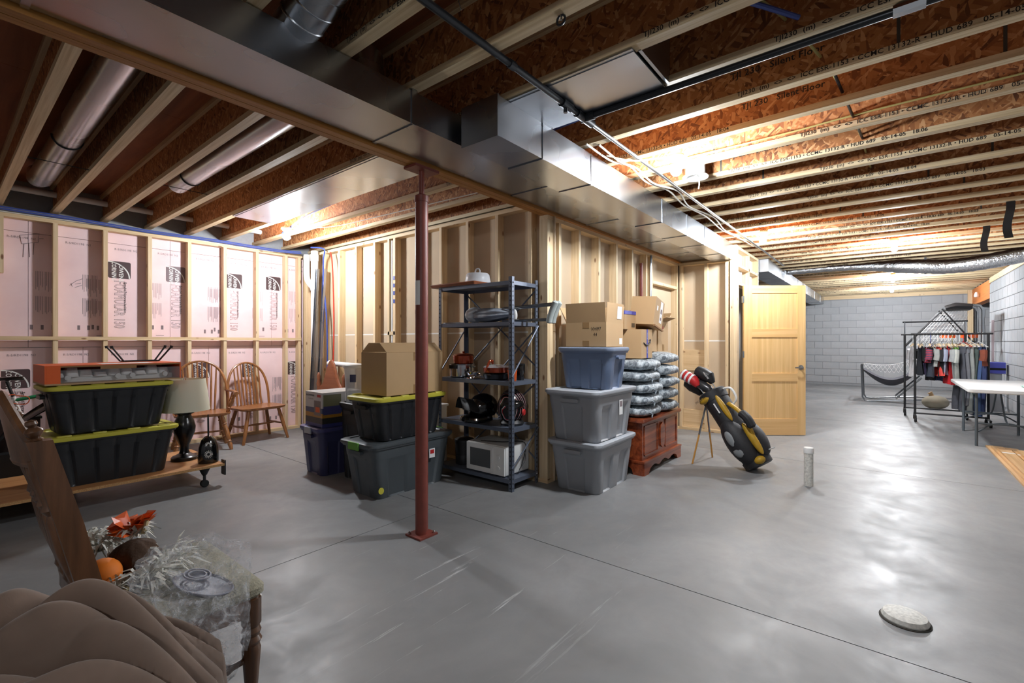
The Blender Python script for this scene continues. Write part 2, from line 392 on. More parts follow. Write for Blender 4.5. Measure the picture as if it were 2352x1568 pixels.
# ---- ceiling: subfloor sheets, joists with flanges and printing
ce = struct('ceiling', MB().box(X0, XB + .2, -6.0, Y1 + .1, 2.96, 3.02), 'dark')
for i in range(9):
    for j in range(6):
        x = X0 + 2.44 * i - (1.22 if j % 2 else 0); y = -1.75 + 1.46 * j
        x1 = min(x + 2.436, XB + .1)
        if x1 > X0: part('subfloor_sheet', MB().box(max(x, X0), x1, y, y + 1.457, 2.932, 2.955), 'ply', ce)
JL0, JL1 = -1.75, 6.98
web = MB().box(-.005, .005, JL0, JL1, ZJ + .035, ZJ + .267).mesh('joist'); web.materials.append(M['osb'])
fb = MB().box(-.03, .03, JL0, JL1, ZJ, ZJ + .036).mesh('bottom_flange'); fb.materials.append(M['flange'])
ft = MB().box(-.03, .03, JL0, JL1, ZJ + .266, ZJ + .302).mesh('top_flange'); ft.materials.append(M['flange'])
PRINT = ['TJI230  (m)  <>  <>  ICC ESR-1153 • CCMC 13132-R • HUD 689   05-14-05   18:0%d' % k for k in (3, 4, 5, 6)]
POS = {6: 3.0, 7: 2.0, 8: 0.45, 9: 1.0, 5: 2.75, 4: 3.2}
for k in range(-8, 41):
    x = .405 + .406 * k
    j = part('joist', web, None, ce, loc=(x, 0, 0))
    part('bottom_flange', fb, None, j); part('top_flange', ft, None, j)
    if k >= 0:
        y0 = POS.get(k, random.uniform(0.3, 2.8))
        rep = 1 if k > 16 else 2
        for q in range(2 if k > 2 else 1):
            yy = y0 - 2.35 * q
            if yy - 1.75 < JL0: continue
            letter('lettering', PRINT[(k * 7 + q) % 4], .034, 'ink', j, (-.0312, yy, ZJ + .006), (0, -1, 0), (0, 0, 1), world=False, sx=0.98, bold=.0004)
            letter('logo_lettering', 'Trus Joist', .032, 'ink', j, (-.0312, yy + .2, ZJ + .007), (0, -1, 0), (0, 0.25, 1), world=False, bold=.0006)
    if k in (3, 6, 7, 9):
        letter('lettering', 'TJI 230   Silent Floor', .05, 'ink', j, (-.0062, random.uniform(.6, 1.6), ZJ + .12), (0, -1, 0), (0, 0, 1), world=False, bold=.0008)
    if k >= 3 and k < 20:
        part('web_joint', MB().box(-.0065, -.0055, random.uniform(-.6, 1.2), 0, 0, 0) if False else MB().box(-.0062, -.0056, (yq := random.uniform(-.9, 1.1)), yq + .014, ZJ + .04, ZJ + .262), 'dirt', j)  # dark band drawn for a butt joint in the web
# ---- wall builder helpers
def stud(p, x0, x1, y0, y1, z0, z1, name='stud', m='stud'):
    return part(name, MB().box(x0, x1, y0, y1, z0, z1), m, p)
# ---- wall_left : foam board with furring studs
wl = struct('wall_left', MB().box(X0 - .1, XB, YL + .05, Y1 + .2, 0, 2.95), 'mortar')
for i in range(6):
    xa = -2.62 + 1.22 * i; xb = min(xa + 1.2165, 3.50)
    for (z0, z1) in ((0.0, 1.216), (1.22, 2.40), (2.404, 2.56)):
        o = 0.0 if z1 < 1.3 else -.42
        a_, b_ = xa + o, min(xb + o, 3.52) if i < 5 else 3.52
        part('foam_board', MB().box(a_, b_, YL, YL + .05, z0, z1), 'foam', wl)
boards = list(wl.children)
def logo(px, py, dx=0.0, grey=False, ext=True, zoff=0.0):
    """printed maker's mark and product lettering on the foam; p = upper left corner of the dark square"""
    p = ony(px, py, YL); x, z = p.x, p.z + zoff
    b = min((q for q in boards), key=lambda q: abs((q.data.vertices[0].co.x + q.data.vertices[1].co.x) / 2 - x) + 3 * (0 if q.data.vertices[0].co.z <= z <= q.data.vertices[4].co.z else 1))
    s = .205; y = YL - .0008; mk = 'inkgrey' if grey else 'inkbrown'
    mb = MB().at((x + s / 2, y, z - s / 2), (PI / 2, 0, 0)); mb.prism([(q[0], q[1]) for q in rrect(s, s * .95, .018, 0, 3)], -.0002, .0002); part('logo_square', mb, mk, b)
    arc = [(x + s * math.sin(a) * 1.0 - .0, y - .0012, z - s * .97 + s * .97 * math.cos(a)) for a in [PI / 2 * k / 12 for k in range(13)]]
    mb = MB(); 
    for i in range(12):
        a0, a1 = PI / 2 * i / 12, PI / 2 * (i + 1) / 12
        def pt(a, r): return (x + r * math.sin(a), y - .001, z - s * .95 + r * .95 * math.cos(a))
        mb.add([pt(a0, s * .97), pt(a1, s * .97), pt(a1, s * .91), pt(a0, s * .91)], [(0, 1, 2, 3)])
    part('logo_arc', mb, 'white', b)
    letter('logo_lettering', 'OWENS', .058, 'white', b, (x + .085, y - .001, z - .045), (0, 0, -1), (1, 0, 0), sx=.88, bold=.001)
    letter('logo_lettering', 'CORNING', .058, 'white', b, (x + .022, y - .001, z - .012), (0, 0, -1), (1, 0, 0), sx=.76, bold=.001)
    if ext:
        letter('product_lettering', 'FOAMULAR 150', .135, mk, b, (x + .03, y - .0005, z - .225), (0, 0, -1), (1, 0, 0), outline=.0014, sx=.56)
        letter('lettering', 'Extruded Polystyrene Insulation', .036, 'ink', b, (x + .135, y - .0005, z - .24), (0, 0, -1), (1, 0, 0), sx=.72, bold=.0006)
        blk = MB()
        for c in range(3):
            for r in range(2):
                for q in range(4):
                    xx = x - .05 - .05 * c - .011 * q; zz = z - .23 - .24 * r
                    L = .2 - random.uniform(0, .07) - (.05 if q == 3 else 0)
                    blk.add([(xx, y, zz), (xx + .0028, y, zz), (xx + .0028, y, zz - L), (xx, y, zz - L)], [(0, 3, 2, 1)])
        blk.add([(x - .05, y, z - .74), (x - .025, y, z - .74), (x - .025, y, z - .79), (x - .05, y, z - .79)], [(0, 3, 2, 1)])
        blk.add([(x - .14, y, z - .74), (x - .12, y, z - .74), (x - .12, y, z - .79), (x - .14, y, z - .79)], [(0, 3, 2, 1)])
        blk.add([(x - .10, y, z - .86), (x - .02, y, z - .86), (x - .02, y, z - .865), (x - .10, y, z - .865)], [(0, 3, 2, 1)])
        part('fine_print', blk, 'inkgrey', b)
for a in ((248, 597), (381, 609, 0, True), (518, 626), (611, 633)): logo(*a)
for a in ((2, 848), (440, 833), (556, 833), (660, 829)): logo(*a)
def fineonly(px, py):
    p = ony(px, py, YL); y = YL - .0008; blk = MB()
    b = min(boards, key=lambda q: abs((q.data.vertices[0].co.x + q.data.vertices[1].co.x) / 2 - p.x) + 3 * (0 if q.data.vertices[0].co.z <= p.z <= q.data.vertices[4].co.z else 1))
    for c in range(2):
        for r in range(2):
            for q in range(5):
                xx = p.x - .07 * c - .012 * q; zz = p.z - .26 * r; L = .21 - random.uniform(0, .08)
                blk.add([(xx, y, zz), (xx + .0032, y, zz), (xx + .0032, y, zz - L), (xx, y, zz - L)], [(0, 3, 2, 1)])
    for q in range(3): blk.add([(p.x - .08 * q, y, p.z - .56), (p.x - .08 * q + .022, y, p.z - .56), (p.x - .08 * q + .022, y, p.z - .61), (p.x - .08 * q, y, p.z - .61)], [(0, 3, 2, 1)])
    part('fine_print', blk, 'inkgrey', b)
for a in ((118, 625), (222, 633), (500, 660), (683, 670), (645, 865)): fineonly(*a)
for px, py in ((15, 545), (150, 560), (263, 575), (362, 585), (450, 597), (530, 607), (600, 615), (664, 622), (15, 820), (145, 818), (255, 817), (440, 814), (525, 813), (598, 812), (664, 811)):
    p = ony(px, py, YL - .001); b = boards[0]
    letter('date_print', 'R-5/RD1198  N2', .032, 'inkgrey', b, (p.x, p.y, p.z), (1, 0, 0), (0, 0, 1), sx=.9)
mk = MB()     # hand-drawn marker sketch
for pts in ([(45, 540), (90, 537), (88, 556), (50, 560), (45, 540)], [(55, 560), (53, 590)], [(66, 558), (68, 590)], [(78, 558), (76, 585)], [(90, 548), (100, 548)]):
    mk.tube([ony(x, y, YL - .001) for x, y in pts], .0025, 4)
part('marker_sketch', mk, 'inkgrey', boards[1])
mk = MB()
for pts in ([(160, 655), (175, 645), (190, 640)], [(163, 650), (166, 658)], [(172, 652), (186, 650)], [(172, 660), (188, 655)]): mk.tube([ony(x, y, YL - .001) for x, y in pts], .002, 4)
part('marker_note', mk, 'inkgrey', boards[1])
YS = YL - .10
k = -8
for k in range(-8, 8):
    x = .79 + .4027 * k
    if x > 3.3: break
    if k == -1: stud(wl, .40, .44, YS, YS + .09, 1.96, 2.52); stud(wl, .34, .378, YS, YS + .09, .04, 2.52); continue
    stud(wl, x, x + .038, YS, YS + .09, .04, 2.52)
stud(wl, 3.40, 3.438, YS, YS + .09, .04, 2.52)
part('top_plate', MB().box(X0, 3.46, YS - .002, YS + .09, 2.52, 2.558), 'plate', wl)
part('bottom_plate', MB().box(X0, 3.46, YS - .004, YS + .09, 0, .038), 'plate', wl)
part('rail', MB().box(X0, 3.44, YS - .012, YS + .05, 1.295, 1.333), 'plate', wl)
part('rim_board', MB().box(X0, XB, 6.985, 7.0, 2.56, 2.94), 'ply', wl)
# ---- wall_middle : stud wall at right angles to the foam wall (faces the viewer's left)
XS = 3.47
wm = struct('wall_middle')
for (z0, z1) in ((0.01, 1.367), (1.373, 2.555)):
    for y0, y1 in ((2.36, 4.795), (4.80, 6.88)):
        part('drywall_sheet', MB().box(XM, XM + .012, y0, y1, z0, z1), 'paper', wm)
part('seam_tape', MB().box(XM - .0015, XM, 2.4, 6.86, 1.362, 1.378), 'tape', wm)
for y in (2.56, 2.965, 3.37, 3.775, 4.18, 4.585, 4.99, 5.395, 5.80, 6.20, 6.42):
    stud(wm, XS, XS + .089, y, y + .038, .038, 2.52)
stud(wm, XS, XS + .089, 6.60, 6.638, .038, 2.52); stud(wm, XS, XS + .089, 6.72, 6.79, .038, 2.52)
stud(wm, XS, XS + .089, 4.70, 4.738, .038, 2.52)
part('top_plate', MB().box(XS - .002, XS + .089, YF + .1, 6.79, 2.52, 2.558), 'platey', wm)
part('bottom_plate', MB().box(XS - .002, XS + .089, YF, 6.79, 0, .038), 'platey', wm)
for z in (2.02, 1.93, 1.84, 1.74):
    part('blue_mark', MB().box(XS - .004, XS - .001, 4.588, 4.62, z, z + .045), 'pexblue', wm)
# ---- wall_front : stud wall under the beam
wf = struct('wall_front'); YD = YF + .09; X2 = 6.90
part('drywall_sheet', MB().box(3.5, 5.2, YD, YD + .012, .01, 2.40), 'paper', wf)
part('drywall_sheet', MB().box(5.205, X2 + .05, YD, YD + .012, .01, 2.40), 'paper', wf)
stud(wf, 3.47, 3.508, YF, YF + .089, .038, 2.385); stud(wf, 3.512, 3.60, YF + .002, YF + .04, .038, 2.385); stud(wf, 3.66, 3.698, YF, YF + .089, .038, 2.385)
for x in (4.02, 4.43, 4.84, 5.26, 5.68, 6.80): stud(wf, x, x + .038, YF, YF + .089, .038, 2.385)
part('top_plate', MB().box(3.47, X2, YF - .002, YF + .089, 2.385, 2.423), 'plate', wf)
part('bottom_plate', MB().box(3.47, X2, YF - .002, YF + .089, 0, .038), 'plate', wf)
part('blocking', MB().box(5.90, 6.80, YF + .002, YF + .089, 2.04, 2.078), 'plate', wf)
stud(wf, 5.86, 5.898, YF, YF + .089, .038, 2.385)
# ---- wall_inner : short return wall with boards, then door framing
wi = struct('wall_inner'); XI = 6.87; YE = 1.62
for (z0, z1) in ((0.01, 1.287), (1.293, 2.40)): part('drywall_sheet', MB().box(XI + .09, XI + .102, YE, YF + .08, z0, z1), 'paper', wi)
part('seam_tape', MB().box(XI + .0885, XI + .09, YE, YF, 1.28, 1.30), 'tape', wi)
for y in (2.33, 1.98, 1.70): stud(wi, XI, XI + .089, y, y + .038, .038, 2.385)
part('top_plate', MB().box(XI - .002, XI + .089, YE, YF, 2.385, 2.423), 'platey', wi)
part('bottom_plate', MB().box(XI - .002, XI + .089, YE, YF, 0, .038), 'platey', wi)
part('scrap_board', MB().box(XI + .05, XI + .088, 2.02, 2.328, .86, 1.16), 'platey', wi)
part('scrap_board', MB().box(XI + .05, XI + .088, 2.02, 2.328, .04, .29), 'platey', wi)
stud(wi, XI - .01, XI + .04, YE - .03, YE + .055, 0, 2.60, 'door_post'); stud(wi, XI + .042, XI + .08, YE - .03, YE + .055, 0, 2.60, 'door_post')
# door framing wall along the other direction
wd_ = struct('wall_doorway'); ya, yb = YE - .02, YE + .07
part('jamb', MB().box(6.955, 6.98, ya - .01, yb + .02, 0, 2.07), 'stud', wd_); part('jamb', MB().box(7.84, 7.865, ya - .01, yb + .02, 0, 2.07), 'stud', wd_)
for x in (7.64, 8.25): stud(wd_, x, x + .038, ya, yb, 2.11, 2.56)
for x in (7.875, 8.25): stud(wd_, x, x + .038, ya, yb, 0, 2.07)
for z in (2.07, 2.32, 2.56): part('header', MB().box(6.955, 8.29, ya, yb, z, z + .04), 'plate', wd_)
part('drywall_sheet', MB().box(6.955, 8.29, yb, yb + .012, 2.07, 2.60), 'tape', wd_)
part('drywall_sheet', MB().box(7.87, 8.29, yb, yb + .012, 0, 2.07), 'tape', wd_)
part('drywall_sheet', MB().box(8.29, 8.30, ya, Y1, 0, 2.6), 'tape', wd_)
# ---- block walls
def blockwall(st, along, n, rows, face, c0, sgn, z0=0.06, mirror=False):
    """along = 'x' or 'y'; blocks of 0.406 x 0.203 with recessed mortar"""
    L, Hh, g = .4064, .2032, .005
    full = (MB().box(g, L - g, 0, .05, g, Hh - g) if along == 'x' else MB().box(0, .05, g, L - g, g, Hh - g)).mesh('block'); full.materials.append(M['block'])
    half = (MB().box(g, L / 2 - g, 0, .05, g, Hh - g) if along == 'x' else MB().box(0, .05, g, L / 2 - g, g, Hh - g)).mesh('block'); half.materials.append(M['block'])
    for r in range(rows):
        for i in range(n):
            off = c0 + i * L - (L / 2 if r % 2 else 0)
            last = c0 + n * L - L / 2
            loc = (off, face, z0 + r * Hh) if along == 'x' else (face, off, z0 + r * Hh)
            if off + L <= last + .01: part('block', full, None, st, loc=loc)
            elif off + L / 2 <= last + .01: part('block', half, None, st, loc=loc)
wb = struct('wall_back', MB().box(XB + .012, XB + .3, -6, Y1 + .1, 0, 2.52), 'mortar')
blockwall(wb, 'y', 18, 12, XB, -4.6, 1)
part('top_plate', MB().box(XB - .02, XB + .2, -6, Y1, 2.52, 2.63), 'platey', wb)
wr = struct('wall_right', MB().box(X0, 14.10, YR - .2, YR - .012, 0, 2.52), 'mortar')
blockwall(wr, 'x', 15, 12, YR - .05, 14.06 - 15 * .4064 + .2032, 1)
for r in range(12): part('block', MB().box(14.06, 14.105, YR - .2, YR - .002, .06 + r * .2032 + .004, .06 + (r + 1) * .2032 - .004), 'block', wr)
part('top_plate', MB().box(X0, 14.10, YR - .2, YR + .005, 2.52, 2.63), 'plate', wr)
part('header', MB().box(14.1, XB, YR - .16, YR, 2.20, 2.60), 'orangebeam', wr)
part('post', MB().box(XB - .12, XB - .02, YR - .02, YR + .08, 0, 2.60), 'stud', wr)
part('stain_patch', MB().box(13.55, 13.86, YR - .002, YR + .0008, .85, 1.72), 'inkgrey', wr)
wx = struct('wall_near', MB().box(X0 - .2, X0, -6, Y1, 0, 2.95), 'block')
wy = struct('wall_side', MB().box(X0, XB, -6.2, -6.0, 0, 2.95), 'block')
# ---- beam, column
bm = thing('support_beam', 'two-ply laminated wood beam carrying the joists above the red steel column', 'beam', (X0, 2.40, 2.423))
for y0, y1 in ((2.35, 2.398), (2.402, 2.45)): part('ply', MB().box(X0, X2, y0, y1, 2.423, ZJ - .001), 'beam', bm, world=True)
col = thing('steel_column', 'dark red steel jack column standing on the bare concrete floor', 'column', (2.03, 2.40, 0))
part('pipe', MB().lathe([(.042, .012), (.042, 2.24)], 24), 'redcol', col)
part('screw', MB().lathe([(.018, 2.24), (.018, 2.41)], 14), 'redcol', col)
bp = part('base_plate', MB().box(-.075, .075, -.075, .075, 0, .012), 'redcol', col)
for sx in (-1, 1): part('bolt', MB().at((sx * .058, sx * -.055, .012)).lathe([(.011, 0), (.011, .008), (.004, .014)], 6), 'steel', bp)
tp = part('top_plate', MB().box(-.1, .1, -.06, .06, 2.405, 2.422), 'redcol', col)
part('collar', MB().lathe([(.046, 2.20), (.046, 2.24), (.03, 2.25)], 24), 'redcol', col)
st = MB()
for i in range(9):
    pass
st.grid(lambda u, v: (.0428 * math.cos(4.1 - u * 1.35 - .35), .0428 * math.sin(4.1 - u * 1.35 - .35), 1.52 + v * .16), 9, 2)
sk = part('sticker', st, 'label', col); sk['label'] = 'pale paper sticker with black print'
# ---- main ducts
def ductbox(name, label, x0, x1, y0, y1, z0, z1, seams, near_end=True):
    d = thing(name, label, 'duct', (x0, (y0 + y1) / 2, z0))
    xs = [x0] + seams + [x1]
    for a, b in zip(xs[:-1], xs[1:]): part('duct_section', MB().box(a + .002, b - .002, y0, y1, z0, z1), 'galv', d, world=True)
    for s_ in seams:
        part('drive_cleat', MB().box(s_ - .012, s_ + .012, y0 - .004, y1 + .004, z0 - .006, z0), 'galv', d, world=True)
        part('slip_joint', MB().box(s_ - .008, s_ + .008, y0 - .005, y0, z0 - .004, z1), 'galv', d, world=True)
    return d
d1 = ductbox('sheet_metal_duct', 'galvanised trunk duct running tight against the wood beam', X0, 6.86, 1.975, 2.335, 2.445, 2.62, [-1.6, .2, 1.62, 2.9, 4.1, 5.3, 6.2])
d2 = ductbox('sheet_metal_duct', 'shiny galvanised duct with an open squared end beside the black gas pipe', 1.93, 6.86, 1.645, 1.91, 2.40, 2.62, [2.35, 2.95, 4.3, 5.0, 5.6, 6.3])
part('end_cap', MB().box(1.915, 1.93, 1.64, 1.915, 2.395, 2.625), 'galv', d2, world=True)
part('hanger_strap', MB().box(1.60, 1.63, 1.968, 1.974, 2.44, 2.70), 'galv', d1, world=True)
d3 = ductbox('sheet_metal_duct', 'far galvanised duct running from the door framing to the block wall', 8.36, 16.75, 1.47, 1.80, 2.40, 2.60, [10.0, 11.5, 13.0, 14.5, 15.8])
# round collars and pipes in the joist bays
r1 = thing('round_duct', 'shiny round duct lying between joists above the stacked black totes', 'duct', (.61, 2.5, 2.74))
part('pipe', MB().tube([(.61, 2.46, 2.75), (.61, 5.9, 2.75), (.61, 6.08, 2.78), (.61, 6.15, 2.86)], [.083, .083, .08, .07], 20), 'galv', r1, world=True)
part('strap', MB().tube([(.61 + .085 * math.cos(a), 4.6, 2.75 + .085 * math.sin(a)) for a in [PI + PI * i / 10 for i in range(11)]], .006, 5), 'gaspipe', r1, world=True)
part('wire_hanger', MB().tube([(.41, 4.95, 2.645), (.82, 4.95, 2.645)], .003, 5), 'gaspipe', r1, world=True)
r2 = thing('round_duct', 'short round duct ending between joists above the cream lamp', 'duct', (1.42, 2.5, 2.74))
part('pipe', MB().tube([(1.42, 2.46, 2.73), (1.42, 5.1, 2.73), (1.42, 5.13, 2.73)], [.08, .08, .07], 20), 'galv', r2, world=True)
part('strap', MB().tube([(1.42 + .083 * math.cos(a), 4.75, 2.73 + .083 * math.sin(a)) for a in [PI + PI * i / 10 for i in range(11)]], .005, 5), 'gaspipe', r2, world=True)
part('wire_hanger', MB().tube([(1.22, 4.9, 2.64), (1.63, 4.9, 2.64)], .003, 5), 'gaspipe', r2, world=True)
r3 = thing('round_duct', 'dark shiny round branch duct with ribbed elbow at the top edge of the picture', 'duct', (1.0, 1.9, 2.6))
part('pipe', MB().tube([(1.0, 1.62, 2.75), (1.0, .3, 2.75)], .085, 20), 'galv', r3, world=True)
part('elbow', MB().tube([(1.0, 2.06, 2.66), (1.0, 1.96, 2.67), (1.0, 1.86, 2.70), (1.0, 1.78, 2.73), (1.0, 1.62, 2.75)], [.085, .09, .09, .09, .085], 20), 'galv', r3, world=True)
for yq, zq in ((1.96, 2.67), (1.88, 2.695), (1.80, 2.725)): part('rib', MB().at((1.0, yq, zq), (PI / 2 - .55, 0, 0)).lathe([(.092, -.006), (.096, 0), (.092, .006)], 20, False), 'galv', r3, world=True)
r4 = thing('round_duct', 'short dark round take-off rising from the top of the trunk duct', 'duct', (1.42, 2.14, 2.62))
part('pipe', MB().tube([(0, 0, 0), (0, 0, .14), (0, .06, .2), (0, .16, .22)], [.1, .1, .098, .09], 20), 'galv', r4)
# panned joist bays
def pan(label, x0, x1, y0, y1):
    p = thing('joist_pan', label, 'duct panel', ((x0 + x1) / 2, (y0 + y1) / 2, ZJ))
    part('panel', MB().box(x0, x1, y0, y1, ZJ - .012, ZJ - .008), 'galv', p, world=True)
    for a, b, c, d in ((x0 - .02, x0 + .03, y0, y1), (x1 - .03, x1 + .02, y0, y1), (x0, x1, y0, y0 + .04)):
        part('flange', MB().box(a, b, c, d, ZJ - .008, ZJ - .001), 'galv', p, world=True)
    return p
p1 = pan('flat galvanised pan closing one joist bay beside the gas pipe', 2.03, 2.435, .91, 1.66)
part('bay_block', MB().box(2.05, 2.42, .885, .90, ZJ, ZJ + .28), 'galv', p1, world=True)
pan('long galvanised pan over the joist bay left of the red column', 2.03, 2.435, 2.47, 5.45)
# flexible silver duct
fx = thing('flexible_duct', 'sagging silver foil flexible duct hung below the far joists', 'duct', (10.0, 0, 2.5))
pth = smoothpath([(10.2, 1.46, 2.60), (10.15, .7, 2.60), (10.1, .1, 2.56), (10.0, -.35, 2.50), (10.0, -.75, 2.46), (9.95, -1.15, 2.48), (9.9, -1.66, 2.56)], 10)
part('sleeve', MB().tube(pth, [(.055 if i < 14 else .055 + .06 * min(1, (i - 14) / 12)) + .004 * math.sin(i * 2.3) for i in range(len(pth))], 16), 'foil', fx, world=True)
part('strap', MB().box(9.97, 9.99, -.5, -.47, 2.36, 2.63), 'black', fx, world=True)
for (x, y, zb, lb) in ((6.495, -.92, 2.28, 'longer black fabric strip hanging from the joists at the right edge'), (7.713, -.90, 2.33, 'shorter black fabric strip hanging from the joists near the flexible duct')):
    mb = MB(); mb.grid(lambda u, v: (x + .01 * math.sin(v * 7), y - .03 + .06 * u + .012 * math.sin(v * 5), zb + v * (ZJ - zb)), 4, 12); mb.grid(lambda u, v: (x + .012 + .01 * math.sin(v * 7), y - .03 + .06 * u + .012 * math.sin(v * 5), zb + v * (ZJ - zb)), 4, 12)
    solo('hanging_strip', mb, 'black', lb, 'strip')
# gas pipe
gp = thing('gas_pipe', 'black iron gas pipe running below the joists with a tee and side branch', 'pipe', (2.43, 1.40, 2.60))
part('pipe', MB().tube([(-1.5, 1.40, 2.605), (2.36, 1.40, 2.605)], .017, 12), 'gaspipe', gp, world=True)
part('pipe', MB().tube([(2.5, 1.40, 2.605), (9.3, 1.40, 2.605)], .013, 12), 'satin', gp, world=True)  # silver finish paints the lit look onto the black pipe
part('branch', MB().tube([(2.425, 1.36, 2.605), (2.425, -1.6, 2.605)], .017, 12), 'gaspipe', gp, world=True)
te = part('tee', MB().tube([(2.34, 1.40, 2.605), (2.52, 1.40, 2.605)], .024, 12).tube([(2.425, 1.42, 2.605), (2.425, 1.33, 2.605)], .024, 12), 'gaspipe', gp, world=True)
part('valve', MB().tube([(2.18, 1.40, 2.605), (2.27, 1.40, 2.605)], .026, 8).tube([(2.22, 1.40, 2.60), (2.22, 1.40, 2.56)], .012, 8), 'gaspipe', gp, world=True)
part('coupling', MB().tube([(2.425, -.02, 2.605), (2.425, -.12, 2.605)], .025, 8), 'steel', gp, world=True)
part('coupling', MB().tube([(1.72, 1.40, 2.605), (1.76, 1.40, 2.605)], .021, 10), 'gaspipe', gp, world=True)
# lampholders with bare bulbs
for (x, y, z, lb, kw) in BULBS:
    L = thing('ceiling_bulb', lb, 'light bulb', (x, y, ZJ), group='bare bulbs on the joists')
    part('lampholder', MB().lathe([(.055, 0), (.057, -.015), (.045, -.03), (.03, -.045), (.022, -.05)], 18), 'porcelain', L)
    part('bulb', MB().lathe([(.014, -.05), (.018, -.062), (.034, -.088), (.040, -.108), (.036, -.13), (.02, -.146), (.001, -.151)], 18), 'bulb', L)
    ld = bpy.data.lights.new('bulb_light', 'POINT'); ld.energy = BULB_W * kw; ld.shadow_soft_size = .055; ld.color = (0.90, 0.95, 1.0)
    lo = bpy.data.objects.new('bulb_light', ld); COL.objects.link(lo); lo.parent = L; lo.location = (0, 0, -.104)
# ================================================================== TOTES AND BOXES
def tote(label, loc, rotz, L, W, h, bm_, lm_, style='plain', cat='storage tote', lid='flat', name='storage_tote', clip=None, group=None, taper=.86):
    t = thing(name, label, cat, loc, rotz, group)
    def ring(z, s, cut):
        out = []
        for (x, y, zz) in rrect(L * .96 * s, W * .95 * s, .05, z, 4, 36):
            if cut:
                u = x / (L * .96 * s); w = y / (W * .95 * s)
                if style == 'ribbed':
                    if abs(abs(w) - .5) < .02 and min(abs(u - g) for g in (-.36, -.17, .0, .17, .36)) < .018: y *= (1 - .014 / abs(y))
                    if abs(abs(u) - .5) < .02 and min(abs(w - g) for g in (-.2, .2)) < .03: x *= (1 - .012 / abs(x))
                elif style == 'plain':
                    if abs(abs(w) - .5) < .02 and .10 < abs(u) < .34: y *= (1 - .016 / abs(y))
                    if abs(abs(u) - .5) < .02 and abs(w) < .2: x *= (1 - .014 / abs(x))
            out.append((x, y, z + 0 * zz))
        return out
    b = MB()
    rs = [ring(0, taper - .02, 0), ring(.012, taper, 1), ring(h * .62, taper + (1 - taper) * .65, 1), ring(h * .70, taper + (1 - taper) * .75, style == 'ribbed'), ring(h * .72, .975, style == 'ribbed'), ring(h - .03, 1.0, 0)]
    b.loft(rs); part('body', b, bm_, t)
    part('rim', MB().loft([rrect(L * 1.0, W * 1.0, .055, h - .05, 5), rrect(L * 1.02, W * 1.02, .055, h - .028, 5)]), bm_, t)
    for s in (-1, 1):
        part('handle', MB().at((s * L * .5, 0, h - .085), (0, PI / 2, 0)).prism([(p[0], p[1]) for p in rrect(.03, W * .34, .012, 0, 3)], -.016, .012), bm_, t)
    ld = MB().loft([rrect(L * 1.03, W * 1.04, .06, h - .034, 6), rrect(L * 1.045, W * 1.055, .06, h - .024, 6), rrect(L * 1.04, W * 1.05, .06, h - .006, 6), rrect(L * 1.0, W * 1.0, .055, h, 6), rrect(L * .90, W * .86, .05, h, 6), rrect(L * .88, W * .84, .05, h - .008, 6)])
    lo = part('lid', ld, lm_, t)
    if style == 'ribbed':
        for u in (-.38, -.13, .13, .38):
            for s in (-1, 1): part('ridge', MB().at((u * L, s * W * .475, h)).loft([rrect(.085 * L / .75, .03, .01, -.004, 3), rrect(.075 * L / .75, .024, .01, .008, 3)]), lm_, lo)
    if clip:
        for s in (-1, 1): part('clip', MB().cbox((s * L * .53, 0, h - .03), (.012, W * .3, .06)), clip, t)
    return t
t1 = tote('bottom grey lidded tote of the stack beside the cedar chest', (3.755, 2.075, 0), .02, .74, .50, .435, 'greytote', 'greylid')
t2 = tote('middle grey lidded tote with a white barcode sticker', (3.735, 2.075, .435), .0, .76, .51, .435, 'greytote', 'greylid')
part('sticker', MB().box(.05, .115, -.244, -.2435, .20, .33), 'label', t2); part('sticker_print', MB().box(.06, .105, -.2445, -.244, .27, .32), 'inkgrey', t2)
tote('slate blue tote on top of the two grey totes', (3.73, 2.055, .87), -PI / 2 + .06, .51, .42, .36, 'bluetote', 'bluelid')
tb = tote('large charcoal tote with green clips on the floor behind the red column', (2.60, 3.38, 0), 0, .86, .47, .46, 'darktote', 'darktote', clip='green')
part('sticker', MB().box(.15, .215, -.232, -.2305, .25, .33), 'label', tb); part('sticker_print', MB().box(.16, .205, -.2328, -.232, .285, .32), 'red', tb)
part('round_sticker', MB().at((-.335, -.206, .075), (PI / 2 - .14, 0, 0)).lathe([(.026, 0), (.026, .002)], 18), 'yellow', tb)
tote('black ribbed tote with yellow lid under the plain brown carton', (2.60, 3.39, .46), 0, .74, .45, .36, 'blackpl', 'yellow', 'ribbed')
tote('navy blue tote under the toaster oven carton', (2.52, 4.32, 0), -.04, .50, .42, .46, 'navy', 'navylid', clip='greylid')
tote('tall black lidded bin between the navy tote and the charcoal tote', (2.63, 3.875, 0), 0, .44, .355, .71, 'blackpl', 'blackpl', taper=.9)
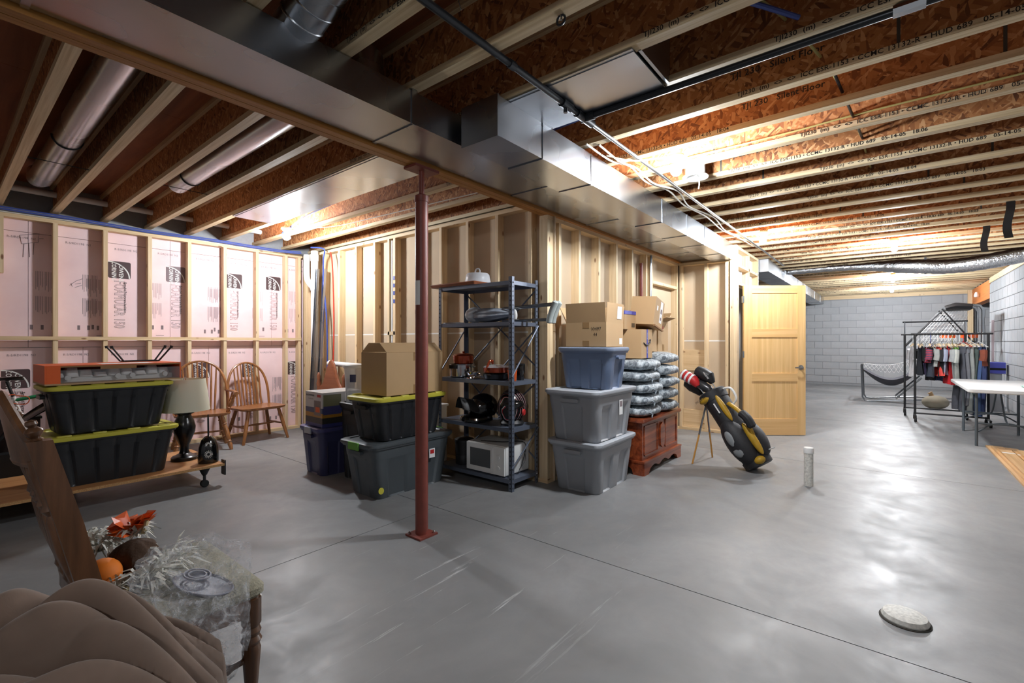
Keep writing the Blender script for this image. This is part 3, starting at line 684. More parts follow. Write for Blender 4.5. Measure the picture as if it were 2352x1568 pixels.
def carton(label, loc, rotz, L, W, h, flaps=None, m='card', tape='ctape', rot=None, cat='cardboard box', name='cardboard_box', closed=True, seam=True):
    t = thing(name, label, cat, loc, rotz, rot=rot)
    w = .005
    b = MB()
    if closed: b.box(-L / 2, L / 2, -W / 2, W / 2, 0, h)
    else:
        b.box(-L / 2, L / 2, -W / 2, W / 2, 0, w); b.box(-L / 2, L / 2, -W / 2, -W / 2 + w, w, h); b.box(-L / 2, L / 2, W / 2 - w, W / 2, w, h)
        b.box(-L / 2, -L / 2 + w, -W / 2 + w, W / 2 - w, w, h); b.box(L / 2 - w, L / 2, -W / 2 + w, W / 2 - w, w, h)
    part('body', b, m, t)
    for q0, q1 in ((0, .22), (.8, 1)) if seam else (): part('tape', MB().box(-.03, .03, -W / 2 - .001, -W / 2, h * q0, h * q1), tape, t)
    for (sd, ln, a) in (flaps or []):     # side, length, angle from vertical outwards
        fb_ = MB()
        if sd in '-y+y'.split() or sd in ('-y', '+y'):
            s = -1 if sd == '-y' else 1
            fb_.at((0, s * (W / 2 - w / 2), h), (-s * a, 0, 0)).box(-L / 2 + .004, L / 2 - .004, -w / 2, w / 2, 0, ln)
        else:
            s = -1 if sd == '-x' else 1
            fb_.at((s * (L / 2 - w / 2), 0, h), (0, s * a, 0)).box(-w / 2, w / 2, -W / 2 + .004, W / 2 - .004, 0, ln)
        part('flap', fb_, m, t)
    return t
cb = carton('plain brown carton standing on the yellow lid behind the red column', (2.66, 3.40, .826), 0, .62, .36, .36, [('-y', .13, -.9), ('+y', .13, -.9)], closed=False)
c1_ = carton('open cardboard box with raised flaps on the slate blue tote', (3.74, 2.05, 1.235), .05, .38, .44, .21, [('-x', .17, .10), ('-y', .17, .06), ('+y', .16, .5), ('+x', .16, .3)], closed=False, seam=False)
part('label_sheet', MB().at((.04, -.2225, .215), (.06, 0, 0)).box(.0, .10, -.001, 0, .03, .14), 'label', c1_)
part('label_sheet', MB().box(.10, .165, -.2212, -.2203, .02, .075), 'label', c1_)
part('tape', MB().box(-.1912, -.1903, -.04, .03, 0, .05), 'ctape', c1_); part('tape', MB().box(-.1912, -.1903, -.04, .03, .16, .21), 'ctape', c1_)
letter('handwriting', 'VH97', .045, 'ink', c1_, (-.1915, -.06, .13), (0, -1, 0), (0, 0, 1), world=False)
c1_.scale = (.95, .88, 1)
letter('handwriting', '44', .04, 'ink', c1_, (-.1915, -.085, .085), (0, -1, 0), (0, 0, 1), world=False)
# boxes on the pillows
ab = carton('cardboard box with a curved black arrow smile and blue tape on the camouflage pillows', (4.52, 2.07, 1.112), .06, .32, .36, .29, closed=True, seam=False)
part('blue_tape', MB().box(-.012, .028, -.182, -.1808, 0, .29), 'bluetape', ab)
letter('tape_lettering', 'prime', .028, 'label', ab, (.016, -.1825, .05), (0, 0, 1), (-1, 0, 0), world=False)
letter('tape_lettering', 'prime', .028, 'label', ab, (.016, -.1825, .19), (0, 0, 1), (-1, 0, 0), world=False)
sm = [(-.10 + .2 * i / 12, -.1826, .155 - .035 * math.sin(PI * i / 12) + .02 * i / 12) for i in range(13)]
part('smile_arrow', MB().tube(sm, [.004 + .006 * math.sin(PI * (i + 1) / 14) for i in range(13)], 6).tube([(.06, -.1826, .182), (.1, -.1826, .19), (.085, -.1826, .15)], .005, 6), 'ink', ab)
b2 = carton('small carton with blue printed flap and barcode on the arrow box', (4.42, 2.15, 1.403), .0, .26, .26, .17, closed=True, seam=False)
part('blue_flap', MB().box(-.132, .132, -.134, -.129, .15, .185).box(-.135, -.13, -.13, .13, .15, .185), 'bluetape', b2)
bc = MB()
for i in range(9): bc.box(.03 + .009 * i, .033 + .009 * i + .003 * (i % 2), -.1312, -.1305, .02, .065)
part('barcode', bc, 'ink', b2)
tl = carton('tilted carton with a long white shipping label leaning on the arrow box', (4.80, 2.02, 1.435), 0, .30, .26, .30, closed=True, seam=False, rot=(0.06, .20, .08))
part('shipping_label', MB().box(.02, .10, -.1312, -.1305, .06, .29), 'label', tl); part('small_label', MB().box(-.09, -.05, -.1312, -.1305, .17, .22), 'label', tl)
part('label_print', MB().box(.035, .085, -.1318, -.1312, .16, .21).box(.04, .08, -.1318, -.1312, .09, .12), 'inkgrey', tl)
part('torn_edge', MB().box(-.15, .15, -.15, -.13, -.012, .004), 'cardin', tl)
b4 = carton('medium carton standing on the right pillow stack below the tilted carton', (4.86, 2.12, 1.172), .05, .28, .30, .24, closed=True, seam=False)
b5 = carton('open carton with wide flaps nearest the short framed wall', (5.18, 2.14, 1.172), 0, .30, .34, .34, [('+x', .16, .9), ('-y', .1, 1.2)], closed=False)
letter('stamp', 'FRA', .05, 'red', b5, (-.08, -.1712, .24), (1, 0, 0), (0, 0, 1), world=False, bold=.002)
# ------------------------------------------------------------------ cedar chest
ch = thing('cedar_chest', 'reddish cedar blanket chest with scalloped base under the camouflage pillows', 'chest', (4.73, 2.05, 0))
L_, W_, H_ = 1.0, .50, .535
part('body', MB().box(-.48, .48, -.23, .23, .12, .50), 'cedar', ch)
part('lid', MB().loft([rrect(1.02, .52, .01, .50, 2), rrect(1.03, .53, .012, .512, 2), rrect(1.02, .52, .012, .535, 2)]), 'cedar', ch)
def scallop(n, L):
    pts = [(-L / 2, 0), (-L / 2, .12), (L / 2, .12), (L / 2, 0), (L / 2 - .1, 0)]
    pts += [(L / 2 - .1 - (L - .2) * k / 20, .03 + .035 * abs(math.sin(k / 20 * PI * 3)) + .012 * math.sin(k / 20 * PI)) for k in range(1, 20)]
    return pts + [(-L / 2 + .1, 0)]
for nm, a in (('front', (0, -.25, 0)),):
    part('base_rail', MB().at((0, -.25, 0), (PI / 2, 0, 0)).prism(scallop(0, 1.0), -.012, .012), 'cedar', ch)
    part('base_rail', MB().at((0, .25, 0), (PI / 2, 0, 0)).prism(scallop(0, 1.0), -.012, .012), 'cedar', ch)
for s in (-1, 1): part('base_rail', MB().at((s * .495, 0, 0), (PI / 2, 0, PI / 2)).prism(scallop(0, .5), -.012, .012), 'cedar', ch)
part('moulding', MB().box(-.51, .51, -.265, .265, .115, .135), 'cedar', ch)
part('applique', MB().at((0, -.236, .32), (PI / 2, 0, 0)).prism([(-.05, -.1), (0, -.13), (.05, -.1), (.06, 0), (.05, .1), (0, .13), (-.05, .1), (-.06, 0)], -.004, .012), 'cedar', ch)
for s in (-1, 1):
    fr = MB()
    xs = (-.44, -.1) if s < 0 else (.1, .44)
    for a, b_, c, d in ((xs[0], xs[1], .455, .465), (xs[0], xs[1], .175, .185), (xs[0], xs[0] + .01, .175, .465), (xs[1] - .01, xs[1], .175, .465)): fr.box(a, b_, -.238, -.23, c, d)
    part('panel_frame', fr, 'cedar', ch)
# ------------------------------------------------------------------ camouflage pillows
def pillow(seed, L, W, T):
    b = MB(); rnd = random.Random(seed); ph = [rnd.uniform(0, 6) for _ in range(4)]
    def sg(c, e): return math.copysign(abs(c) ** e, c)
    def fn(u, v):
        A = 2 * PI * u; B = PI * (v - .5)
        cb, sb = sg(math.cos(B), .55), sg(math.sin(B), .75)
        x, y = L / 2 * cb * sg(math.cos(A), .45), W / 2 * cb * sg(math.sin(A), .45)
        n = 1 + .10 * math.sin(14 * x + ph[0]) * math.sin(12 * y + ph[1]) + .07 * math.sin(31 * x + 23 * y + ph[2])
        k = 1 - .04 * abs(math.sin(5 * A + ph[3])) 
        return (x * k, y * k, T / 2 + T / 2 * sb * n)
    b.grid(fn, 32, 15, True)
    return b
PL = ['bottom', 'second from the bottom', 'third from the bottom', 'fourth from the bottom', 'top']
z = .535
for i in range(5):
    rr = random.Random(40 + i)
    p = thing('camouflage_pillow', 'grey camouflage pillow, %s of the stack nearer the grey totes' % PL[i], 'pillow', (4.50 + rr.uniform(-.02, .02), 2.05 + rr.uniform(-.03, 0), z), rr.uniform(-.06, .06), 'camouflage pillows on the cedar chest')
    part('cushion', pillow(i, .48, .53, .108), 'camo', p)
    part('tie', MB().tube([(-.1, -.255, .055), (-.09, -.275, .035), (-.1, -.275, .0)], [.008, .010, .004], 6), 'camo', p)
    z += .1150
z = .535
for i in range(5):
    rr = random.Random(60 + i)
    p = thing('camouflage_pillow', 'grey camouflage pillow, %s of the stack nearer the short framed wall' % PL[i], 'pillow', (5.0 + rr.uniform(-.02, .02), 2.05 + rr.uniform(-.03, 0), z), rr.uniform(-.06, .06), 'camouflage pillows on the cedar chest')
    part('cushion', pillow(20 + i, .44, .53, .118), 'camo', p)
    part('tie', MB().tube([(.19, -.2, .06), (.225, -.22, .05), (.235, -.22, .02)], [.008, .010, .004], 6), 'camo', p)
    z += .1270
# ------------------------------------------------------------------ shelving unit
SX0, SX1, SY0, SY1, SH = 3.075, 3.455, 2.475, 3.385, 1.835
sh = thing('shelving_unit', 'slate grey five-tier metal shelving unit between the red column and grey totes', 'shelf', (SX0, SY0, 0))
w = .035
for (x, y, sx, sy) in ((SX0, SY0, 1, 1), (SX1, SY0, -1, 1), (SX0, SY1, 1, -1), (SX1, SY1, -1, -1)):
    q = MB(); a = sorted((x, x + sx * w)); b_ = sorted((y, y + sy * .003)); q.box(a[0], a[1], b_[0], b_[1], 0, SH)
    a = sorted((x, x + sx * .003)); b_ = sorted((y, y + sy * w)); q.box(a[0], a[1], b_[0], b_[1], 0, SH)
    po = part('post', q, 'shelfmetal', sh, world=True)
    hl = MB()
    for i in range(46):
        zz = .03 + i * .039
        hl.cbox((x + sx * w * .5, y - sy * .0004, zz), (.009, .0012, .013)); hl.cbox((x - sx * .0004, y + sy * w * .5, zz), (.0012, .009, .013))
    hp = part('hole_row', hl, 'dark', po); hp['kind'] = 'stuff'
SZ = (.10, .535, .935, 1.45, 1.80)
for z in SZ:
    q = MB().box(SX0 + .004, SX1 - .004, SY0 + .004, SY1 - .004, z - .004, z)
    for a in ((SX0 + .003, SX0 + .006, SY0 + .004, SY1 - .004), (SX1 - .006, SX1 - .003, SY0 + .004, SY1 - .004), (SX0 + .004, SX1 - .004, SY0 + .003, SY0 + .006), (SX0 + .004, SX1 - .004, SY1 - .006, SY1 - .003)): q.box(a[0], a[1], a[2], a[3], z - .034, z)
    s_ = part('shelf_board', q, 'shelfmetal', sh, world=True)
    for (x, y) in ((SX0 - .003, SY0 + .018), (SX0 + .018, SY0 - .003), (SX1 - .018, SY0 - .003), (SX0 - .003, SY1 - .018)): part('bolt', MB().sphere((x, y, z - .017), .005, 6, 4), 'steel', s_)
for (p0, p1) in (((SX0, SY0 - .004, .98), (SX1, SY0 - .004, 1.42)), ((SX1, SY0 + .01, 1.76), (SX1, SY1, 1.0)), ((SX0 + .02, SY1, .98), (SX1, SY1, 1.42)), ((SX0, SY0 - .004, .20), (SX1, SY0 - .004, .50)), ((SX1, SY0 + .02, 1.40), (SX1, SY1 - .02, .60)), ((SX1, SY1 - .02, 1.75), (SX1, SY0 + .02, 1.05)), ((SX1, SY0 + .02, .2), (SX1, SY1 - .02, .9)), ((SX1 - .004, SY1 - .02, .2), (SX1 - .004, SY0 + .02, .9))):
    part('brace', MB().tube([p0, p1], .007, 6), 'shelfmetal', sh, world=True)
# ---- things on the shelves
solo('wooden_board', MB().loft([[(p[0], p[1], 0) for p in rrect(.36, .58, .015, 0, 3)], [(p[0], p[1], .022) for p in rrect(.38, .60, .015, 0, 3)], [(p[0], p[1], .03) for p in rrect(.37, .59, .015, 0, 3)]]), 'headb', 'brown wooden board lying on the top shelf and overhanging its end', 'board', (3.25, 3.20, 1.801))
dm = thing('cover_dome', 'clear plastic cake cover with loop handle on the wooden board', 'cover', (3.28, 3.06, 1.832))
part('dome', MB().lathe([(.13, 0), (.128, .004), (.118, .05), (.112, .085), (.10, .098), (.05, .104), (.001, .105)], 28, False), 'frost', dm)
part('rim', MB().lathe([(.128, 0), (.135, .001), (.135, .006), (.128, .008)], 28, False), 'frost', dm)
part('handle', MB().tube([(.0, -.028, .10), (0, -.03, .125), (0, -.016, .145), (0, 0, .148), (0, .016, .145), (0, .03, .125), (0, .028, .10)], .006, 8), 'frost', dm)
wk = thing('padded_rail_set', 'folded grey bundle with steel tubes and grey foam pads sticking past the shelf end', 'exercise bar', (3.25, 2.8, 1.452))
def bund(u, v):
    a = 2 * PI * u; t = v; r = .105 * (math.sin(PI * (.08 + .84 * t)) ** .6) * (1 + .08 * math.sin(9 * a + 3 * t))
    return (.12 * math.cos(a) * (r / .105) * .8, .33 - .52 * t, .075 + .07 * math.sin(a) * (r / .1) * (1 - .25 * t))
part('fabric_bundle', MB().grid(bund, 28, 16, True), mat('grey nylon', (136, 142, 152), .5, var=.15, vs=14, bmp=.3, bs=30), wk)
part('plastic_wrap', MB().sphere((0, .27, .08), (.10, .09, .075), 14, 10), 'frost', wk)
for (y_, z_, s) in ((.0, .135, 0), (.06, .128, 0), (.0, .025, 1), (.06, .02, 1)):
    part('tube', MB().tube([(y_ - .03, -.10, z_ - .01), (y_ + .0, -.62, z_ + .012 - .02 * s)], .009, 8), 'satin', wk)
for dx in (-.02, .035):
    part('foam_pad', MB().tube(smoothpath([(dx - .0, -.60, -.02), (dx, -.61, .03), (dx + .005, -.635, .10), (dx + .01, -.665, .165)], 4), [.012] + [.026] * 11 + [.012], 12), mat('grey foam pad', (160, 168, 166), .8), wk)
part('foam_pad', MB().sphere((0, -.22, .06), (.02, .025, .055), 12, 8), M['grey foam pad'] if 'grey foam pad' in M else 'styro', wk)
pb = MB().box(-.06, .06, -.09, .09, 0, .012); solo('paper_booklet', pb, 'label', 'thin white booklet lying at the far end of the second shelf', 'booklet', (3.18, 3.28, 1.451))
# pots
def pot(prof, n=28): return MB().lathe(prof, n)
sp = thing('stock_pot', 'polished steel stock pot on the middle shelf', 'pot', (3.23, 3.22, .936))
part('body', MB().lathe([(.105, 0), (.118, .008), (.12, .02), (.12, .118), (.124, .122), (.124, .126), (.116, .124), (.116, .012)], 30, False).lathe([(.001, .01), (.117, .012)], 30, False), 'steel', sp)
for s in (-1, 1): part('handle', MB().tube([(0, s * .118, .1), (0, s * .145, .108), (.0, s * .147, .104), (.03, s * .145, .104), (.03, s * .117, .1)], .007, 8), 'steel', sp)
part('lid_hook', MB().box(-.124, -.118, -.05, .05, .085, .12), 'black', sp)
cp = thing('copper_pot', 'copper coloured saucepan with a lid stacked on the steel stock pot', 'pot', (3.23, 3.20, 1.063))
part('body', MB().lathe([(.085, 0), (.095, .008), (.1, .03), (.1, .078), (.104, .082), (.1, .085)], 28), 'copper', cp)
part('lid', MB().lathe([(.1, .085), (.09, .094), (.04, .104), (.001, .106)], 28), 'copper', cp)
part('handle', MB().tube([(0, .1, .07), (0, .13, .078), (0, .14, .07)], .007, 8), 'steel', cp); part('knob', MB().lathe([(.008, .1), (.014, .115), (.012, .122), (.001, .124)], 14), 'copper', cp)
gv = thing('steel_gravy_boat', 'small polished steel gravy boat with loop handle beside the stock pot', 'gravy boat', (3.15, 3.0, .936))
part('body', MB().at((0, 0, 0), (0, 0, 0), (.8, 1.3, 1)).lathe([(.03, 0), (.02, .012), (.045, .03), (.055, .06), (.05, .062), (.04, .034)], 20), 'chrome', gv)
part('handle', MB().tube([(0, -.065, .055), (0, -.095, .05), (0, -.1, .03), (0, -.06, .02)], .005, 8), 'chrome', gv); part('tray', MB().at((0, 0, 0), (0, 0, 0), (.8, 1.4, 1)).lathe([(.06, 0), (.07, .006), (.068, .008), (.04, .003)], 20), 'chrome', gv)
sk1 = thing('skillet', 'dark deep pan at the bottom of the nested pan pile', 'pan', (3.22, 2.77, .936))
part('body', MB().lathe([(.095, 0), (.115, .01), (.125, .05), (.128, .053), (.12, .05), (.09, .008)], 28), 'darkpan', sk1)
part('handle', MB().tube([(-.11, -.03, .04), (-.15, -.05, .05), (-.155, -.02, .048)], .008, 8), 'darkpan', sk1)
sk2 = thing('copper_skillet', 'copper coloured skillet with glass lid nested in the dark pan', 'pan', (3.22, 2.77, .992))
part('body', MB().lathe([(.1, 0), (.118, .01), (.122, .05), (.125, .054), (.117, .05)], 28), 'copper', sk2)
part('lid', MB().lathe([(.122, .054), (.11, .066), (.05, .078), (.001, .08)], 28), 'glass', sk2)
part('handle', MB().tube(smoothpath([(-.05, .0, .09), (-.09, -.0, .115), (-.115, .01, .06), (-.12, .02, .03)], 4), .011, 8), 'copper', sk2); part('knob', MB().sphere((-.06, 0, .11), .016, 10, 8), 'copper', sk2)
oc = thing('orange_tumbler', 'orange plastic cup with dark lid beside the shelf corner post', 'cup', (3.17, 2.545, .936))
part('cup', MB().lathe([(.033, 0), (.036, .004), (.041, .09), (.043, .094), (.04, .096)], 20), 'orange', oc); part('lid', MB().lathe([(.041, .096), (.04, .103), (.02, .108), (.001, .109)], 20), 'darkpan', oc)
letter('mark', 'G', .035, 'label', oc, (-.0395, .012, .035), (0, -1, 0), (0, 0, 1), world=False, bold=.001)
tu = thing('black_tumbler', 'tall black travel tumbler at the end of the middle shelf', 'tumbler', (3.30, 2.555, .936))
part('cup', MB().lathe([(.028, 0), (.03, .004), (.032, .05), (.04, .065), (.042, .13), (.04, .134)], 22), 'gloss', tu); part('lid', MB().lathe([(.041, .134), (.041, .144), (.02, .148), (.001, .148)], 22), 'black', tu)
# helmets
def shell(b, r, cut):
    pass
h1 = thing('motocross_helmet', 'matte black motocross helmet with peaked visor on the fourth shelf', 'helmet', (3.24, 2.95, .536), rot=(0, 0, -.35))
b = MB()
def hm(u, v):
    th = PI * (.0 + .72 * v); a = 2 * PI * u
    r = .128 * (1 + .12 * max(0, -math.cos(a)) * (v ** 2))
    return (r * 1.12 * math.sin(th) * math.cos(a), r * .95 * math.sin(th) * math.sin(a), .135 + .125 * math.cos(th))
part('shell', MB().grid(hm, 28, 14, True), 'gloss', h1)
part('visor', MB().grid(lambda u, v: (-.10 - .15 * v, (u - .5) * .24 * (1 - .35 * v), .20 + .035 * v - .10 * (abs(u - .5) * 2) ** 2 + .0), 12, 6).grid(lambda u, v: (-.10 - .15 * v, (.5 - u) * .24 * (1 - .35 * v), .206 + .035 * v - .10 * (abs(u - .5) * 2) ** 2), 12, 6), 'black', h1)
part('chin_bar', MB().tube(smoothpath([(.02, -.125, .05), (-.10, -.10, .03), (-.185, -.03, .035), (-.185, .03, .035), (-.10, .10, .03), (.02, .125, .05)], 5), [.03] * 26, 10), 'gloss', h1)
part('eye_port', MB().sphere((-.055, 0, .115), (.085, .09, .055), 16, 10), 'dark', h1); part('red_stripe', MB().box(-.135, -.13, -.08, .08, .15, .156), 'red', h1)
h2 = thing('full_face_helmet', 'red white and black full face helmet behind the shelf corner post', 'helmet', (3.26, 2.62, .536), rot=(0, 0, .25))
def red_helmet():
    m, t, b = nt('red and white helmet graphics'); v = coords(t, (1, 1, 1), rot=(.4, .3, 0)); wv = nd(t, 'ShaderNodeTexWave'); wv.inputs['Scale'].default_value = 5.0; wv.inputs['Distortion'].default_value = 7.0; wv.inputs['Detail'].default_value = 1.0
    t.links.new(v, wv.inputs['Vector'])
    r_ = ramp(t, wv.outputs['Fac'], [(0.0, lin((18, 18, 20))), (.4, lin((160, 30, 44))), (.55, lin((190, 190, 190))), (.7, lin((24, 24, 26)))]); r_.node.color_ramp.interpolation = 'CONSTANT'
    t.links.new(r_, b.inputs['Base Color']); b.inputs['Roughness'].default_value = .2; return m
def hm2(u, v):
    th = PI * (.0 + .80 * v); a = 2 * PI * u
    return (.15 * math.sin(th) * math.cos(a) * (1 + .1 * v * max(0, -math.cos(a))), .125 * math.sin(th) * math.sin(a), .165 + .155 * math.cos(th))
part('shell', MB().grid(hm2, 28, 16, True), red_helmet(), h2)
part('visor', MB().sphere((-.055, -.02, .19), (.105, .115, .055), 18, 10), 'gloss', h2)
part('hinge_cap', MB().at((-.02, -.118, .12), (PI / 2, 0, 0)).lathe([(.03, 0), (.026, .012), (.001, .014)], 16), 'red', h2)
part('cheek_pad', MB().lathe([(.1, 0), (.11, .02), (.09, .05)], 20), 'black', h2)
solo('brass_ring', MB().at((0, 0, .02), (PI / 2, 0, .5)).tube([(.02 * math.cos(a), .02 * math.sin(a), 0) for a in [2 * PI * i / 16 for i in range(16)]], .003, 6, True), mat('brass', (190, 156, 84), .25, metal=1.0), 'small brass ring on the fourth shelf in front of the black helmet', 'ring', (3.13, 3.13, .5365))
# microwave
mw = thing('microwave', 'white countertop microwave oven on the bottom shelf', 'microwave', (3.27, 2.80, .101))
part('case', MB().loft([[(x, y, z) for (y, z, x) in [(p[0], p[1] + .135, xx) for p in rrect(.46, .26, .012, 0, 3)]] for xx in (-.16, .17)]), 'white', mw)
part('door', MB().box(-.176, -.16, -.095, .225, .012, .258), 'white', mw); part('window', MB().box(-.1775, -.176, -.065, .18, .055, .215), mat('smoked glass', (92, 94, 96), .15), mw)
pn = part('control_panel', MB().box(-.176, -.16, -.225, -.098, .012, .258), 'white', mw)
for zz in (.165, .075): part('knob', MB().at((-.176, -.16, zz), (0, -PI / 2, 0)).lathe([(.022, 0), (.02, .014), (.001, .015)], 16), 'white', pn)
part('handle', MB().box(-.19, -.176, -.10, -.088, .03, .24), 'white', mw)
part('cord', MB().tube(smoothpath([(.1, -.235, .20), (.05, -.28, .12), (-.02, -.27, .05), (.05, -.245, .08), (.1, -.24, .26), (-.05, -.1, .275), (-.12, .1, .272)], 5), .0035, 6), 'black', mw)
bcn = thing('black_canister', 'black and clear canister beside the microwave on the bottom shelf', 'canister', (3.24, 3.20, .101))
part('base', MB().lathe([(.08, 0), (.085, .01), (.085, .09)], 20), 'darkpan', bcn); part('body', MB().lathe([(.085, .09), (.09, .2), (.092, .21)], 20), 'black', bcn); part('lid', MB().lathe([(.094, .21), (.094, .235), (.05, .25), (.001, .252)], 20), 'black', bcn)
wc = thing('white_cabinet', 'low white cabinet standing behind the black yellow-lidded tote', 'cabinet', (3.22, 3.84, 0))
part('body', MB().box(-.2, .2, -.2, .2, .02, .60), 'white', wc); part('top', MB().box(-.215, .215, -.215, .215, .60, .62), 'white', wc); part('door', MB().box(-.212, -.2, -.19, .19, .04, .585), 'white', wc)
# ---- carton on navy tote, white bucket
tv = thing('toaster_oven_box', 'printed toaster oven carton on the navy blue tote', 'appliance box', (2.52, 4.31, .462), -.04)
def printed(name, stops, axis):
    m, t, b = nt(name); sp_ = nd(t, 'ShaderNodeSeparateXYZ'); t.links.new(coords(t), sp_.inputs['Vector'])
    mr = nd(t, 'ShaderNodeMapRange'); mr.inputs['From Min'].default_value = 0; mr.inputs['From Max'].default_value = .33
    t.links.new(sp_.outputs[axis], mr.inputs['Value']); r_ = ramp(t, mr.outputs['Result'], stops); r_.node.color_ramp.interpolation = 'CONSTANT'
    t.links.new(r_, b.inputs['Base Color']); b.inputs['Roughness'].default_value = .35; return m
part('body', MB().box(-.21, .21, -.17, .17, 0, .33), printed('printed carton', [(0, lin((60, 62, 120))), (.1, lin((52, 50, 48))), (.27, lin((168, 120, 44))), (.4, lin((60, 74, 110))), (.55, lin((196, 196, 196)))], 'Z'), tv)
part('oven_picture', MB().box(-.2115, -.2105, -.14, -.01, .11, .25), mat('picture grey', (120, 110, 108), .4), tv); part('glow_picture', MB().box(-.212, -.2115, -.12, -.04, .14, .19), 'orange', tv)
part('badge', MB().box(-.2115, -.2105, -.14, -.07, .285, .31), 'red', tv); letter('lettering', 'BLACK+DECKER', .022, 'ink', tv, (-.2115, .155, .285), (0, -1, 0), (0, 0, 1), world=False, bold=.0006)
letter('lettering', 'TOASTER OVEN', .014, 'ink', tv, (-.2115, .11, .255), (0, -1, 0), (0, 0, 1), world=False)
part('side_picture', MB().box(-.2, -.02, -.1712, -.1705, .2, .31), mat('picture olive', (120, 120, 92), .4), tv); part('side_blue', MB().box(-.2, -.02, -.1715, -.1708, .12, .2), 'navylid', tv)
part('round_logo', MB().at((.09, -.171, .26), (PI / 2, 0, 0)).lathe([(.045, 0), (.045, .001)], 20), 'darkpan', tv); part('side_grey', MB().box(.02, .205, -.1712, -.1705, .18, .32), 'label', tv)
wbk = thing('white_bucket', 'white plastic tub with a lid and dark label on the tall black bin', 'tub', (2.52, 3.93, .712))
part('tub', MB().lathe([(.085, 0), (.088, .01), (.105, .31), (.107, .32)], 26), 'frost', wbk); part('lid', MB().lathe([(.107, .318), (.118, .32), (.118, .345), (.11, .352), (.03, .354), (.001, .354)], 26), 'white', wbk)
part('label_patch', MB().grid(lambda u, v: (.1035 * math.cos(3.6 + .55 * u), .1035 * math.sin(3.6 + .55 * u), .19 + .07 * v), 6, 2), 'navy', wbk)
# ================================================================== DOOR, GOLF BAG
ang = math.atan2(.87 - 1.52, 7.43 - 6.93)
dr = struct('door_1'); dr.location = (6.935, 1.525, .008); dr.rotation_euler = (0, 0, ang)
DW, DH, T = .83, 2.035, .035
for a, b in ((0, .11), (DW - .11, DW)): part('stile', MB().box(a, b, -T / 2, T / 2, 0, DH), 'maple', dr)
RZ = [(0, .22), (.73, .84), (1.33, 1.445), (1.93, DH)]
for a, b in RZ: part('rail', MB().box(.11, DW - .11, -T / 2, T / 2, a, b), 'maplex', dr)
for (a, b), (c, d) in zip(RZ[:-1], RZ[1:]): part('panel', MB().box(.11, DW - .11, -.007, .007, b, c), 'maple', dr)
for z in (.25, 1.05, 1.80): part('hinge', MB().box(-.012, .004, -T / 2 - .004, T / 2 + .004, z, z + .09).cyl((-.01, -.02, z), (-.01, -.02, z + .09), .007, n=8), 'satin', dr)
hd = part('handle', MB().at((DW - .065, -T / 2, .92), (PI / 2, 0, 0)).lathe([(.032, 0), (.032, .008), (.014, .012), (.012, .05)], 20).at().tube([(DW - .065, -T / 2 - .05, .92), (DW - .11, -T / 2 - .055, .922), (DW - .165, -T / 2 - .05, .918)], .009, 8), 'satin', dr)
# ---- golf bag
B0 = Vector((5.11, .985, .0)); T0 = Vector((5.20, 1.45, .655)); ax = (T0 - B0).normalized(); LG = (T0 - B0).length
sx_ = ax.cross(Vector((0, 0, 1))).normalized(); sy_ = sx_.cross(ax).normalized()     # sx: sideways, sy: underside/upper direction
if sy_.z < 0: sy_ = -sy_; sx_ = -sx_
gb = thing('golf_bag', 'black and gold golf stand bag leaning on its two legs near the maple door', 'golf bag', (5.11, .985, 0))
GM = Matrix(((sx_.x, sy_.x, ax.x, 0), (sx_.y, sy_.y, ax.y, 0), (sx_.z, sy_.z, ax.z, .075), (0, 0, 0, 1))) @ Matrix.Diagonal((1.3, 1.25, 1, 1))
def gpart(name, mb, m, parent=gb):
    mb.v = [tuple(GM @ Vector(p)) for p in mb.v]; return part(name, mb, m, parent)
fab = mat('black bag fabric', (30, 30, 34), .6, bmp=.15, bs=90); gold = mat('gold nylon', (176, 138, 34), .5, var=.1, vs=20); ggrey = mat('grey bag panel', (132, 136, 138), .5)
def ell(z, a, b, n=24, off=0): return [(a * math.cos(2 * PI * k / n), b * math.sin(2 * PI * k / n) + off, z) for k in range(n)]
gpart('bag_body', MB().loft([ell(0, .10, .09), ell(.02, .112, .10), ell(.15, .115, .10), ell(.6, .11, .095), ell(LG - .02, .115, .10)], True, False), fab)
gpart('base', MB().loft([ell(-.03, .095, .085), ell(-.02, .115, .105), ell(.05, .118, .108)]), 'black')
gpart('top_cuff', MB().loft([ell(LG - .09, .117, .104), ell(LG, .125, .11), ell(LG + .01, .12, .105)], False, False), fab)
gpart('divider', MB().loft([ell(LG - .03, .11, .095), ell(LG - .02, .11, .095)]), 'dark')
def bulge(x0, z0, z1, w, t, m, nm, yo=.085, xo=0.0):
    gpart(nm, MB().at((xo, yo, (z0 + z1) / 2)).sphere((0, 0, 0), (w, t, (z1 - z0) / 2), 18, 12), m)
cd = (C0 - B0); camx = cd.dot(sx_); camy = cd.dot(sy_)
cs = 1 if camx > 0 else -1
gpart('cuff_patch', MB().at((cs * .098, -.03, LG - .05)).sphere((0, 0, 0), (.03, .062, .038), 14, 8), gold)
gpart('side_pocket', MB().at((cs * .08, .0, .25)).sphere((0, 0, 0), (.085, .10, .25), 18, 14), fab)
gpart('pocket_panel', MB().at((cs * .155, -.01, .30)).sphere((0, 0, 0), (.014, .032, .085), 14, 10), ggrey)
gpart('pocket_panel', MB().at((cs * .142, -.01, .17)).sphere((0, 0, 0), (.02, .045, .065), 14, 8), ggrey)
gpart('ball_pocket', MB().at((0, .10, .22)).sphere((0, 0, 0), (.10, .07, .19), 18, 12), fab)
gpart('gold_panel', MB().at((cs * .082, .115, .22)).sphere((0, 0, 0), (.026, .03, .17), 14, 12), gold)
